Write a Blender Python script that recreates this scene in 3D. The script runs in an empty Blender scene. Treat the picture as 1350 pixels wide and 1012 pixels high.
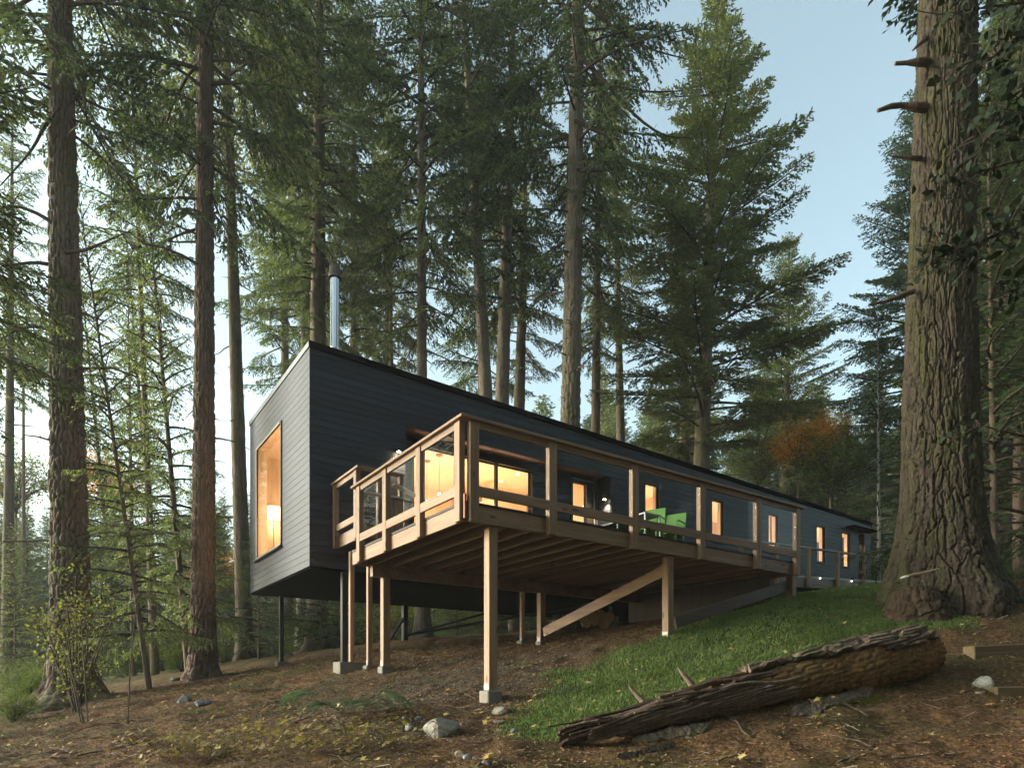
import bpy, math, random
import numpy as np
from mathutils import Vector, Matrix
random.seed(7); RNG = np.random.default_rng(11)
D = bpy.data; SC = bpy.context.scene; COL = SC.collection
R = math.radians
# ------------------------------------------------------------------ frames
F, CX, HY = 860.0, 675.0, 900.0           # focal length in photo pixels, principal column, horizon row
n_ = math.hypot(600, 860)
U = (860/n_, 600/n_); V = (-600/n_, 860/n_)   # house long axis, house short axis
TH = math.atan2(U[1], U[0])
def XY(a, b): return (a*U[0]+b*V[0], a*U[1]+b*V[1])
def W3(a, b, z): x, y = XY(a, b); return Vector((x, y, z))
def ab(X, Y): return (X*U[0]+Y*U[1], X*V[0]+Y*V[1])
def a_at(px, b):                          # position along the long axis seen at column px on the plane b
    k = (px-CX)/F; Y = b/(V[0]*k+V[1]); return ab(k*Y, Y)[0]
def b_at(px, a):
    k = (px-CX)/F; Y = a/(U[0]*k+U[1]); return ab(k*Y, Y)[1]
def z_at(py, a, b): return (HY-py)/F*XY(a, b)[1]
def pt(px, py, Y): return Vector(((px-CX)/F*Y, Y, (HY-py)/F*Y))
# ------------------------------------------------------------------ noise
def _h(ix, iy, iz, s):
    m = np.uint32(0xffffffff)
    h = (ix.astype(np.int64)*374761393 + iy.astype(np.int64)*668265263 + iz.astype(np.int64)*2147483647 + s*974711) & 0xffffffff
    h = ((h ^ (h >> 13))*1274126177) & 0xffffffff
    h = ((h ^ (h >> 16))*2246822519) & 0xffffffff
    return ((h ^ (h >> 15)) & 0xffffff).astype(np.float64)/0xffffff
def vn(x, y, z=0.0, s=0):
    x, y, z = np.broadcast_arrays(np.asarray(x, float), np.asarray(y, float), np.asarray(z, float))
    ix, iy, iz = np.floor(x), np.floor(y), np.floor(z)
    fx, fy, fz = x-ix, y-iy, z-iz
    fx, fy, fz = [f*f*(3-2*f) for f in (fx, fy, fz)]
    o = 0
    for dx in (0, 1):
        for dy in (0, 1):
            for dz in (0, 1):
                o = o + _h(ix+dx, iy+dy, iz+dz, s)*(fx if dx else 1-fx)*(fy if dy else 1-fy)*(fz if dz else 1-fz)
    return o*2-1
def fbm(x, y, z=0.0, s=0, o=4):
    t = 0; a = 1; n = 0
    for k in range(o):
        t = t+vn(x*2**k, y*2**k, np.asarray(z)*2**k, s+k*17)*a; n += a; a *= .5
    return t/n
def cells(x, y, s=0, px=0):               # F1, F2 of a jittered cell pattern, periodic in x with period px cells
    ix, iy = np.floor(x), np.floor(y)
    f1 = np.full(x.shape, 9.); f2 = f1.copy(); idv = np.zeros(x.shape)
    for dx in (-1, 0, 1):
        for dy in (-1, 0, 1):
            cx, cy = ix+dx, iy+dy
            kx = np.mod(cx, px) if px else cx
            jx, jy = _h(kx, cy, kx*0, s), _h(kx, cy, kx*0, s+5)
            d = np.hypot(cx+.15+.7*jx-x, cy+.15+.7*jy-y)
            nw = d < f1
            f2 = np.where(nw, f1, np.minimum(f2, d)); idv = np.where(nw, _h(kx, cy, kx*0, s+9), idv); f1 = np.where(nw, d, f1)
    return f1, f2, idv
# ------------------------------------------------------------------ terrain
def gp(px, py, Y): p = pt(px, py, Y); return (p.x, p.y, p.z)
CP = [(0, 0, -1.6), (-6, 0, -2.3), (7, 0, -1.1), (0, -20, -5), (-20, -20, -8), (20, -20, -3), (-14, 6, -2.4), (12, 6, .2), (16, 12, 2.6),
 gp(675, 1012, 5.6), gp(200, 1012, 6.4), gp(0, 1012, 7), gp(1000, 1012, 5.7), gp(1350, 1012, 5.7), gp(745, 992, 6.4), gp(1215, 893, 8.1),
 gp(1000, 940, 7.1), gp(1350, 915, 7.6), gp(1300, 866, 8.6), gp(641, 924, 8.95), gp(880, 838, 11.1), gp(1046, 787, 13), gp(507, 888, 12),
 gp(457, 879, 13.2), gp(371, 877, 17.2), gp(533, 843, 19.5), gp(713, 849, 14.4), gp(850, 875, 9.9), gp(700, 948, 7.9), gp(1140, 772, 18),
 gp(1200, 803, 11.2), gp(1150, 830, 10), gp(1245, 790, 11.6), gp(1335, 766, 16.5), gp(95, 925, 15.5), gp(268, 893, 17), gp(325, 869, 21),
 gp(0, 955, 13), gp(130, 957, 11), gp(300, 932, 11), gp(420, 918, 11.3), gp(420, 864, 26), gp(620, 840, 25), gp(860, 818, 21), gp(790, 832, 18),
 gp(30, 905, 28), gp(200, 886, 30), gp(1000, 795, 24), gp(1147, 768, 27), gp(1330, 755, 24), gp(560, 960, 7.6),
 (-40, 60, -2.5), (-15, 55, .6), (-90, 150, -5), (0, 60, 4), (40, 60, 8), (0, 200, 9), (150, 200, 22), (-200, 300, 0), (200, -20, 8), (-200, 0, -25),
 (0, -200, -30), (0, 600, 10), (500, 500, 30), (-500, 500, -5), (60, 20, 9), (25, 30, 5.2)]
CPa = np.array(CP); _c = 1.2
def _phi(r2): return np.sqrt(r2+_c*_c)
_n = len(CPa)
_A = np.zeros((_n+1, _n+1)); _d = CPa[:, None, :2]-CPa[None, :, :2]
_A[:_n, :_n] = _phi((_d**2).sum(2)) - np.eye(_n)*0.06; _A[:_n, _n] = 1; _A[_n, :_n] = 1
_w = np.linalg.solve(_A, np.append(CPa[:, 2], 0))
def hgt(X, Y):
    X = np.asarray(X, float); Y = np.asarray(Y, float); z = np.full(np.broadcast(X, Y).shape, _w[_n])
    for i in range(_n): z = z+_w[i]*_phi((X-CPa[i, 0])**2+(Y-CPa[i, 1])**2)
    r = np.hypot(X, Y)
    z = z+.05*fbm(X*.9, Y*.9, s=3, o=3)+.9*fbm(X*.06, Y*.06, s=8, o=2)*np.clip((r-32)/30, 0, 1)
    return z
def H1(x, y): return float(hgt(np.array([x]), np.array([y]))[0])
def ghit(px, py, y0=4.0, y1=60.):
    Y = np.arange(y0, y1, .04); X = (px-CX)/F*Y; Z = (HY-py)/F*Y
    g = hgt(X, Y); i = np.argmax(g >= Z)
    return Vector((X[i], Y[i], g[i]))
# ------------------------------------------------------------------ mesh building
class MB:
    def __init__(s): s.v = []; s.f = []; s.m = []
    def add(s, vs, fs, mi=0):
        n = len(s.v); s.v += [tuple(v) for v in vs]; s.f += [tuple(n+i for i in f) for f in fs]; s.m += [mi]*len(fs)
    def box(s, x0, x1, y0, y1, z0, z1, mi=0):
        s.add([(x, y, z) for z in (z0, z1) for y in (y0, y1) for x in (x0, x1)],
              [(0, 2, 3, 1), (4, 5, 7, 6), (0, 1, 5, 4), (2, 6, 7, 3), (0, 4, 6, 2), (1, 3, 7, 5)], mi)
    def bar(s, p, q, w, h, up=(0, 0, 1), mi=0):          # rectangular bar from p to q
        p = Vector(p); q = Vector(q); d = (q-p).normalized(); x = d.cross(Vector(up))
        if x.length < 1e-4: x = Vector((1, 0, 0))
        x.normalize(); y = x.cross(d)
        o = [(-1, -1), (1, -1), (1, 1), (-1, 1)]
        vs = [c+x*(w/2*i)+y*(h/2*j) for c in (p, q) for i, j in o]
        s.add(vs, [(3, 2, 1, 0), (4, 5, 6, 7), (0, 1, 5, 4), (1, 2, 6, 5), (2, 3, 7, 6), (3, 0, 4, 7)], mi)
    def prism(s, pts, y0, y1, mi=0):                     # (x,z) outline pushed from y0 to y1
        n = len(pts); vs = [(x, y0, z) for x, z in pts]+[(x, y1, z) for x, z in pts]
        s.add(vs, [tuple(range(n)), tuple(range(2*n-1, n-1, -1))]+[(i, i+n, (i+1) % n+n, (i+1) % n) for i in range(n)], mi)
    def tube(s, pts, rad, n=8, cap=True, mi=0):
        pts = [Vector(p) for p in pts]; m = len(pts)
        if not hasattr(rad, '__len__'): rad = [rad]*m
        x = None; vs = []
        for i, p in enumerate(pts):
            d = (pts[min(i+1, m-1)]-pts[max(i-1, 0)]).normalized()
            if x is None: x = d.orthogonal()
            x = (x-d*x.dot(d)).normalized(); y = d.cross(x)
            vs += [p+(x*math.cos(2*math.pi*k/n)+y*math.sin(2*math.pi*k/n))*rad[i] for k in range(n)]
        fs = [(i*n+k, i*n+(k+1) % n, (i+1)*n+(k+1) % n, (i+1)*n+k) for i in range(m-1) for k in range(n)]
        if cap: fs += [tuple(range(n-1, -1, -1)), tuple(range((m-1)*n, m*n))]
        s.add(vs, fs, mi)
    def lathe(s, prof, c, n=20, mi=0):
        vs = [(c[0]+r*math.cos(2*math.pi*k/n), c[1]+r*math.sin(2*math.pi*k/n), c[2]+z) for r, z in prof for k in range(n)]
        s.add(vs, [(i*n+k, i*n+(k+1) % n, (i+1)*n+(k+1) % n, (i+1)*n+k) for i in range(len(prof)-1) for k in range(n)], mi)
    def build(s, name, mats, parent=None, org=None, smooth=False, bevel=0):
        if not isinstance(mats, (list, tuple)): mats = [mats]
        me = D.meshes.new(name); o = org or (0, 0, 0)
        me.from_pydata([(v[0]-o[0], v[1]-o[1], v[2]-o[2]) for v in s.v], [], s.f)
        for m in mats: me.materials.append(m)
        if len(mats) > 1: me.polygons.foreach_set('material_index', s.m)
        if smooth: me.polygons.foreach_set('use_smooth', [True]*len(me.polygons))
        me.update(); ob = D.objects.new(name, me); COL.objects.link(ob)
        if parent: ob.parent = parent
        if bevel:
            b = ob.modifiers.new('bevel', 'BEVEL'); b.width = bevel; b.segments = 1; b.limit_method = 'ANGLE'
        return ob
def fast_mesh(name, co, faces, mats, mi=None, smooth=False, parent=None, loc=None, link=True):
    # co (N,3), faces (M,k) arrays; a list of face arrays is allowed
    if not isinstance(faces, list): faces = [faces]
    faces = [f for f in faces if len(f)]
    me = D.meshes.new(name); me.vertices.add(len(co)); me.vertices.foreach_set('co', np.asarray(co, np.float32).ravel())
    tot = sum(f.size for f in faces); nf = sum(len(f) for f in faces)
    me.loops.add(tot); me.loops.foreach_set('vertex_index', np.concatenate([f.ravel() for f in faces]).astype(np.int32))
    me.polygons.add(nf); ls = np.concatenate([np.full(len(f), f.shape[1]) for f in faces])
    me.polygons.foreach_set('loop_start', np.concatenate([[0], np.cumsum(ls)[:-1]]).astype(np.int32))
    if not isinstance(mats, (list, tuple)): mats = [mats]
    for m in mats: me.materials.append(m)
    if mi is not None: me.polygons.foreach_set('material_index', np.asarray(mi, np.int32))
    me.polygons.foreach_set('use_smooth', np.full(nf, smooth))
    me.update(calc_edges=True)
    ob = D.objects.new(name, me)
    if link: COL.objects.link(ob)
    if parent: ob.parent = parent
    if loc is not None: ob.location = loc
    return ob
def grid_faces(nu, nv, wrap=False):
    i = np.arange(nv-1)[:, None]*nu; j = np.arange(nu if wrap else nu-1)[None, :]; j2 = (j+1) % nu
    return np.stack([i+j, i+j2, i+nu+j2, i+nu+j], -1).reshape(-1, 4)
def tag(o, label, cat, group=None):
    o['label'] = label; o['category'] = cat
    if group: o['group'] = group
    return o
def empty(name, loc, rz=0, label=None, cat=None, group=None):
    o = D.objects.new(name, None); COL.objects.link(o); o.location = loc; o.rotation_euler = (0, 0, rz); o.empty_display_size = .2
    if label: tag(o, label, cat, group)
    return o
def struct(o): o['kind'] = 'structure'; return o
def stuff(o, label, cat): tag(o, label, cat); o['kind'] = 'stuff'; return o
def dup(root, loc, rz=0, scale=None, label=None):
    r = root.copy(); COL.objects.link(r); r.location = loc; r.rotation_euler = (0, 0, rz)
    if scale: r.scale = scale
    if label: r['label'] = label
    for ch in list(root.children):
        c = ch.copy(); COL.objects.link(c); c.parent = r
        for g in list(ch.children):
            e = g.copy(); COL.objects.link(e); e.parent = c
    return r
# ------------------------------------------------------------------ materials
def nmat(name):
    m = D.materials.new(name); m.use_nodes = True; nt = m.node_tree; nt.nodes.clear(); return m, nt
def N(nt, t, **k):
    n = nt.nodes.new(t)
    for a, v in k.items():
        if a.startswith('i_'):
            n.inputs[int(a[2:]) if a[2:].isdigit() else a[2:].replace('_', ' ')].default_value = v
        else: setattr(n, a, v)
    return n
def L(nt, a, b): nt.links.new(a, b)
def ramp(nt, fac, stops):
    r = N(nt, 'ShaderNodeValToRGB'); e = r.color_ramp.elements
    while len(e) < len(stops): e.new(.5)
    for x, (p, c) in zip(e, stops): x.position = p; x.color = (*c, 1)
    L(nt, fac, r.inputs[0]); return r.outputs[0]
def noise(nt, vec, scale, det=4, rough=.6, dist=0):
    n = N(nt, 'ShaderNodeTexNoise'); n.inputs['Scale'].default_value = scale; n.inputs['Detail'].default_value = det
    n.inputs['Roughness'].default_value = rough; n.inputs['Distortion'].default_value = dist; L(nt, vec, n.inputs['Vector']); return n.outputs['Fac']
def mapv(nt, src, scale):
    m = N(nt, 'ShaderNodeMapping'); m.inputs['Scale'].default_value = scale; L(nt, src, m.inputs['Vector']); return m.outputs[0]
def mixc(nt, fac, a, b, mode='MIX'):
    m = N(nt, 'ShaderNodeMix', data_type='RGBA', blend_type=mode)
    for s, v in ((m.inputs[0], fac), (m.inputs[6], a), (m.inputs[7], b)):
        if hasattr(v, 'is_linked'): L(nt, v, s)
        elif isinstance(v, (int, float)): s.default_value = v
        else: s.default_value = (*v, 1)
    return m.outputs[2]
def math_(nt, op, a, b=0.):
    m = N(nt, 'ShaderNodeMath', operation=op)
    for s, v in ((m.inputs[0], a), (m.inputs[1], b)):
        if hasattr(v, 'is_linked'): L(nt, v, s)
        else: s.default_value = v
    return m.outputs[0]
def bump(nt, h, st, dist=.01):
    b = N(nt, 'ShaderNodeBump'); b.inputs['Strength'].default_value = st; b.inputs['Distance'].default_value = dist; L(nt, h, b.inputs['Height']); return b.outputs[0]
def out(nt, sh): o = N(nt, 'ShaderNodeOutputMaterial'); L(nt, sh, o.inputs[0])
def pbr(nt, col, rough=.6, nrm=None, spec=.5, metal=0):
    p = N(nt, 'ShaderNodeBsdfPrincipled'); p.inputs['Specular IOR Level'].default_value = spec; p.inputs['Metallic'].default_value = metal
    if hasattr(col, 'is_linked'): L(nt, col, p.inputs[0])
    else: p.inputs[0].default_value = (*col, 1)
    if hasattr(rough, 'is_linked'): L(nt, rough, p.inputs['Roughness'])
    else: p.inputs['Roughness'].default_value = rough
    if nrm: L(nt, nrm, p.inputs['Normal'])
    out(nt, p.outputs[0]); return p
def objc(nt): return N(nt, 'ShaderNodeTexCoord').outputs['Object']
def geo(nt, k): return N(nt, 'ShaderNodeNewGeometry').outputs[k]
def plain(name, col, rough=.5, metal=0, spec=.5, var=.12, sc=6):
    m, nt = nmat(name); o = objc(nt); n = noise(nt, o, sc, 4)
    c = mixc(nt, n, tuple(x*(1-var) for x in col), tuple(min(1, x*(1+var)) for x in col)); pbr(nt, c, rough, bump(nt, noise(nt, o, sc*9, 2), .12, .004), spec, metal); return m
def wood(name, c1, c2, axis, rough=.6, isl=.35, spec=.4, bst=.35, knots=True, coat=0):
    m, nt = nmat(name); o = objc(nt); s = [26, 26, 26]; s[axis] = 1.1; k = [70, 70, 70]; k[axis] = 2.2
    rnd = geo(nt, 'Random Per Island'); off = N(nt, 'ShaderNodeVectorMath', operation='ADD'); L(nt, o, off.inputs[0]); cmb = N(nt, 'ShaderNodeCombineXYZ')
    rr = math_(nt, 'MULTIPLY', rnd, 37.); [L(nt, rr, cmb.inputs[i]) for i in range(3)]; L(nt, cmb.outputs[0], off.inputs[1]); o2 = off.outputs[0]
    g = noise(nt, mapv(nt, o2, s), 1, 5, .65, .6); g2 = noise(nt, mapv(nt, o2, k), 1, 3, .6)
    st = ramp(nt, noise(nt, mapv(nt, o2, [x*.12 for x in s]), 1.6, 3), [(.35, (.62, .62, .62)), (.7, (1.1, 1.1, 1.1))])
    c = mixc(nt, ramp(nt, g, [(.3, (0, 0, 0)), (.7, (1, 1, 1))]), c1, c2)
    c = mixc(nt, .75, c, st, 'MULTIPLY')
    v = math_(nt, 'ADD', math_(nt, 'MULTIPLY', rnd, isl*2), 1-isl)
    cv = N(nt, 'ShaderNodeCombineXYZ'); [L(nt, v, cv.inputs[i]) for i in range(3)]
    c = mixc(nt, 1., c, cv.outputs[0], 'MULTIPLY')
    if knots:
        kx = [5, 5, 5]; kx[axis] = 1.7
        vo = N(nt, 'ShaderNodeTexVoronoi'); vo.inputs['Scale'].default_value = 1.; L(nt, mapv(nt, o2, kx), vo.inputs['Vector'])
        c = mixc(nt, ramp(nt, vo.outputs['Distance'], [(.06, (1, 1, 1)), (.13, (0, 0, 0))]), c, tuple(x*.35 for x in c1))
    p = pbr(nt, c, rough, bump(nt, math_(nt, 'ADD', g, g2), bst, .004), spec)
    if coat: p.inputs['Coat Weight'].default_value = coat; p.inputs['Coat Roughness'].default_value = .34; p.inputs['Coat IOR'].default_value = 1.5
    return m
def foliage(name, cols, tr=.35, var=.5, rough=.6, desat=.0):
    cols = [tuple(c_*(1-desat)+desat*(c[0]*.3+c[1]*.6+c[2]*.1) for c_ in c) for c in cols]
    m, nt = nmat(name); rnd = geo(nt, 'Random Per Island'); o = objc(nt)
    oi = N(nt, 'ShaderNodeObjectInfo').outputs['Random']
    cl = noise(nt, o, .55, 3, .6)
    f = math_(nt, 'ADD', math_(nt, 'MULTIPLY', rnd, .45), math_(nt, 'ADD', math_(nt, 'MULTIPLY', cl, .7), math_(nt, 'MULTIPLY', oi, .25)))
    f = math_(nt, 'SUBTRACT', f, .2)
    k = len(cols)
    c = ramp(nt, f, [(i/(k-1), cc) for i, cc in enumerate(cols)])
    p = N(nt, 'ShaderNodeBsdfPrincipled'); L(nt, c, p.inputs[0]); p.inputs['Roughness'].default_value = rough; p.inputs['Specular IOR Level'].default_value = .3
    t = N(nt, 'ShaderNodeBsdfTranslucent'); L(nt, mixc(nt, 1., c, (1.25, 1.3, .6), 'MULTIPLY'), t.inputs[0])
    mx = N(nt, 'ShaderNodeMixShader'); mx.inputs[0].default_value = tr; L(nt, p.outputs[0], mx.inputs[1]); L(nt, t.outputs[0], mx.inputs[2]); out(nt, mx.outputs[0]); return m
def bark(name, dark, light, moss=None, sc=1., mossf=.5):
    m, nt = nmat(name); o = objc(nt)
    g = noise(nt, mapv(nt, o, (14*sc, 14*sc, 3.2*sc)), 1, 6, .7, .8); b = noise(nt, o, 1.3, 3)
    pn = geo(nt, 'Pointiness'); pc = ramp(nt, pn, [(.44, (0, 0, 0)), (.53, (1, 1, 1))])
    c = mixc(nt, ramp(nt, g, [(.33, (0, 0, 0)), (.68, (1, 1, 1))]), dark, light)
    c = mixc(nt, ramp(nt, b, [(.35, (0, 0, 0)), (.7, (.6, .6, .6))]), c, tuple(x*.62 for x in light))
    if moss: c = mixc(nt, ramp(nt, noise(nt, mapv(nt, o, (2.2, 2.2, .7)), 1, 5, .65), [(.52-mossf*.3, (0, 0, 0)), (.72-mossf*.2, (.85, .85, .85))]), c, moss)
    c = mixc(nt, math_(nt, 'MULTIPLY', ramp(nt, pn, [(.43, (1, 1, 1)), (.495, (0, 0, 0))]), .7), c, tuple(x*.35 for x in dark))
    pbr(nt, c, .9, bump(nt, g, .9, .02), .15); return m
def thin_glass(name, ior=1.35, tint=(.97, .98, .98), k=1.):
    m, nt = nmat(name); t = N(nt, 'ShaderNodeBsdfTransparent'); t.inputs[0].default_value = (*tint, 1); g = N(nt, 'ShaderNodeBsdfGlossy'); g.inputs['Roughness'].default_value = .01
    lw = N(nt, 'ShaderNodeLayerWeight'); lw.inputs[0].default_value = .5; r0 = ((ior-1)/(ior+1))**2
    fr_ = math_(nt, 'ADD', math_(nt, 'MULTIPLY', math_(nt, 'POWER', lw.outputs['Facing'], 5.), k), r0)
    mx = N(nt, 'ShaderNodeMixShader'); L(nt, fr_, mx.inputs[0]); L(nt, t.outputs[0], mx.inputs[1]); L(nt, g.outputs[0], mx.inputs[2]); out(nt, mx.outputs[0]); return m
def emis(name, col, st):
    m, nt = nmat(name); e = N(nt, 'ShaderNodeEmission'); e.inputs[0].default_value = (*col, 1); e.inputs[1].default_value = st; out(nt, e.outputs[0]); return m
# ================================================================== HOUSE
M_end = wood('blackened_cedar_boards', (.009, .012, .021), (.024, .030, .047), 1, rough=.5, isl=.3, spec=.3, bst=.55)
M_long = wood('blackened_cedar_boards_long', (.009, .012, .021), (.024, .030, .047), 0, rough=.5, isl=.3, spec=.3, bst=.55)
M_black = plain('black_membrane', (.004, .004, .005), 1., spec=.02)
M_flash = plain('dark_metal_flashing', (.03, .032, .035), .35, .6)
M_frame = plain('dark_bronze_frame', (.018, .017, .017), .4, .3)
M_glassw = thin_glass('window_glass', 1.42, k=.6)
M_glassr = thin_glass('railing_glass', 1.2, k=.10)
M_intw = wood('maple_ply_wall', (.66, .48, .29), (.80, .62, .40), 2, rough=.6, isl=.06, bst=.1, knots=False)
M_white = plain('warm_white_plaster', (.80, .70, .55), .8, var=.04)
M_ceil = plain('pale_wood_ceiling', (.80, .64, .44), .7, var=.06)
M_floor = wood('oak_floor', (.35, .2, .1), (.5, .3, .16), 0, knots=False)
A0, B0, BW = 4.115, 12.86, 17.69
A1 = a_at(1148, B0); Z0, ZT0 = 2.31, 6.75
ZT1 = z_at(688.5, A1, B0)
def roofz(a): return ZT0+(ZT1-ZT0)*(a-A0)/(A1-A0)
HO = (A0, B0, Z0); 
house = empty('house', W3(*HO), TH, 'long black timber clad house raised on slim posts above the sloping ground', 'house')
def hb(mb, name, mat, parent=None, **k): return mb.build(name, mat, parent or house, HO, **k)
ZH = 5.60                                        # head height of the openings
RA0, RA1, RB = a_at(534.6, B0), a_at(806, B0), B0+.50      # recess
EA0, EA1 = a_at(1118.5, B0+.4), a_at(1140, B0)         # entry recess
FL = 3.05
wins = []
for xl, xr in ((849, 863.5), (936.9, 948.8), (1011.2, 1021.2), (1074.5, 1083), (1107.8, 1116)):
    wins.append((a_at(xl, B0+.09), a_at(xr, B0+.09)))
WZ0, WZ1 = 4.38, 5.58
open_long = [(w0-.05, w1+.05, WZ0-.05, WZ1+.05) for w0, w1 in wins]+[(RA0, RA1, FL, ZH), (EA0, EA1, 3.3, 5.75)]
def board_rows(mb, s0, s1, zb, zt, top, openings, t0, t1, hgt_=.14, gap=.007):
    z = zb
    while z < zt:
        za, zc = z+gap, min(z+hgt_, zt); zm = (za+zc)/2
        cuts = sorted([(max(s0, o[0]), min(s1, o[1])) for o in openings if o[2] < zm < o[3]])
        s = s0; segs = []
        for c0, c1 in cuts:
            if c0 > s: segs.append((s, c0))
            s = max(s, c1)
        if s < s1: segs.append((s, s1))
        for p, q in segs:
            x = p                                 # boards come in lengths
            while x < q-.02:
                e = min(q, x+random.uniform(2.4, 4.9))
                if q-e < .5: e = q
                ta, tb = top(x), top(e)
                if za < max(ta, tb):
                    pts = [(x, za), (e-.003, za), (e-.003, max(za+.001, min(zc, tb)))]
                    if ta > zc > tb: pts.append((x+(e-x)*(ta-zc)/(ta-tb), zc))
                    pts.append((x, min(zc, ta)))
                    mb.prism(pts, t0, t1)
                x = e
        z += hgt_
ftop = lambda a: roofz(a)-.10
mb = MB(); board_rows(mb, A0+.0, A1, Z0, ZT0, ftop, open_long, B0, B0+.022); hb(mb, 'long_wall_siding', M_long)
# end wall boards (local y is the running direction)
we0, we1 = b_at(373.3, A0), b_at(340.7, A0); wz1, wz0 = z_at(554, A0, we0), z_at(720, A0, we0)
mb = MB(); tmp = MB(); board_rows(tmp, B0, BW, Z0, ZT0, lambda b: ZT0-.10, [(we0, we1, wz0, wz1)], 0, .022)
for (x, y, z) in tmp.v: mb.v.append((A0-.022+y, x, z))
mb.f = tmp.f; mb.m = tmp.m; hb(mb, 'end_wall_siding', M_end)
def rects(s0, s1, z0, z1, ops):                  # rectangle minus openings, as boxes that never overlap
    zs = sorted({z0, z1, *[z for o in ops for z in o[2:] if z0 < z < z1]}); r = []
    for za, zb in zip(zs, zs[1:]):
        s = s0
        for o in sorted([o for o in ops if o[2] < (za+zb)/2 < o[3]]):
            if o[0] > s: r.append((s, o[0], za, zb))
            s = max(s, o[1])
        if s < s1: r.append((s, s1, za, zb))
    return r
CT = 5.82                                         # ceiling level
mb = MB()
for s, e, za, zb in rects(A0, A1, Z0, ZT1-.2, open_long): mb.box(s, e, B0+.024, B0+.2, za, zb)
mb.prism([(A0, ZT1-.2), (A1, ZT1-.2), (A1, roofz(A1)-.12), (A0, roofz(A0)-.12)], B0+.024, B0+.2)
hb(mb, 'long_wall', M_black)
mb = MB()
for s, e, za, zb in rects(B0+.2, BW-.2, Z0, ZT0-.12, [(we0, we1, wz0, wz1)]): mb.box(A0+.002, A0+.2, s, e, za, zb)
hb(mb, 'end_wall', M_black)
mb = MB(); mb.prism([(A0, Z0), (A1, Z0), (A1, roofz(A1)-.12), (A0, roofz(A0)-.12)], BW-.2, BW); hb(mb, 'back_wall', M_black)
mb = MB(); mb.box(A1-.2, A1-.002, B0+.2, BW-.2, Z0, ZT1-.12); hb(mb, 'far_end_wall', M_black)
mb = MB(); mb.box(A0+.004, A1-.004, B0+.03, BW-.03, Z0-.03, Z0-.002); hb(mb, 'underside_panel', M_black)
# roof slab and flashing
mb = MB(); mb.prism([(A0, roofz(A0)-.115), (A1, roofz(A1)-.115), (A1, roofz(A1)-.03), (A0, roofz(A0)-.03)], B0+.0, BW); roof = hb(mb, 'roof', M_black)
mb = MB(); mb.prism([(A0-.04, roofz(A0)-.115), (A1+.04, roofz(A1)-.115), (A1+.04, roofz(A1)), (A0-.04, roofz(A0))], B0-.045, B0-.012)
mb.prism([(A0-.04, roofz(A0)-.128), (A1+.04, roofz(A1)-.128), (A1+.04, roofz(A1)-.116), (A0-.04, roofz(A0)-.116)], B0-.03, B0-.008)
hb(mb, 'roof_flashing', M_black, roof)
mb = MB(); mb.box(A0-.044, A0-.024, B0-.011, BW+.02, ZT0-.115, ZT0-.001); hb(mb, 'end_flashing', plain('pale_metal_flashing', (.16, .17, .18), .35, .5), roof)
EI = 1.75
def light(name, loc, e, size=.3, kind='POINT', col=(1, .68, .43), par=None, dirn=None):
    l = D.lights.new(name, kind); l.energy = e; l.color = col
    if kind == 'AREA': l.size = size; l.shape = 'SQUARE'
    else: l.shadow_soft_size = size
    if kind == 'SPOT': l.spot_size = R(105); l.spot_blend = .6
    o = D.objects.new(name, l); COL.objects.link(o)
    if par: o.parent = par
    o.location = loc
    if dirn: o.rotation_euler = Vector(dirn).to_track_quat('-Z', 'Y').to_euler()
    return o
def hl(a, b, z): return (a-HO[0], b-HO[1], z-HO[2])
# recess in the long wall
M_sof = wood('stained_soffit_boards', (.10, .065, .04), (.16, .10, .06), 0, isl=.15)
mb = MB(); mb.box(RA0, RA1, B0+.002, RB+.05, ZH+.0, ZH+.03); hb(mb, 'recess_soffit', M_sof)
mb = MB(); mb.box(EA0, EA1, B0+.002, B0+.42, 5.75, 5.78); hb(mb, 'entry_soffit', M_sof)
mb = MB()
tmp = MB(); board_rows(tmp, B0+.022, RB, FL, ZH, lambda b: 99, [], 0, .02)
for (x, y, z) in tmp.v: mb.v.append((RA1-.02+y, x, z))
mb.f = tmp.f; mb.m = tmp.m; hb(mb, 'recess_side_boards', M_end)
for q in (RA1, RA0-.15): mb = MB(); mb.box(q, q+.15, B0+.2, RB+.15, FL, ZH); hb(mb, 'recess_side_wall', M_black)
g0, g1 = a_at(546, RB), a_at(701.5, RB); gz1 = 5.40
d0, d1 = a_at(755, RB), a_at(779, RB); dz1 = 5.36; dg1 = a_at(772.2, RB)
mb = MB()
for s, e, za, zb in rects(RA0, RA1, FL, CT, [(g0, g1, FL+.03, gz1), (d0-.05, d1+.05, FL, dz1+.05)]): mb.box(s, e, RB+.02, RB+.18, za, min(zb, CT))
hb(mb, 'recess_wall', M_black)
mb = MB(); board_rows(mb, RA0, RA1, FL, ZH, lambda a: 99, [(g0-.06, g1+.06, FL, gz1+.09), (d0-.09, d1+.12, FL, dz1+.16)], RB, RB+.018); hb(mb, 'recess_siding', M_long)
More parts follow.
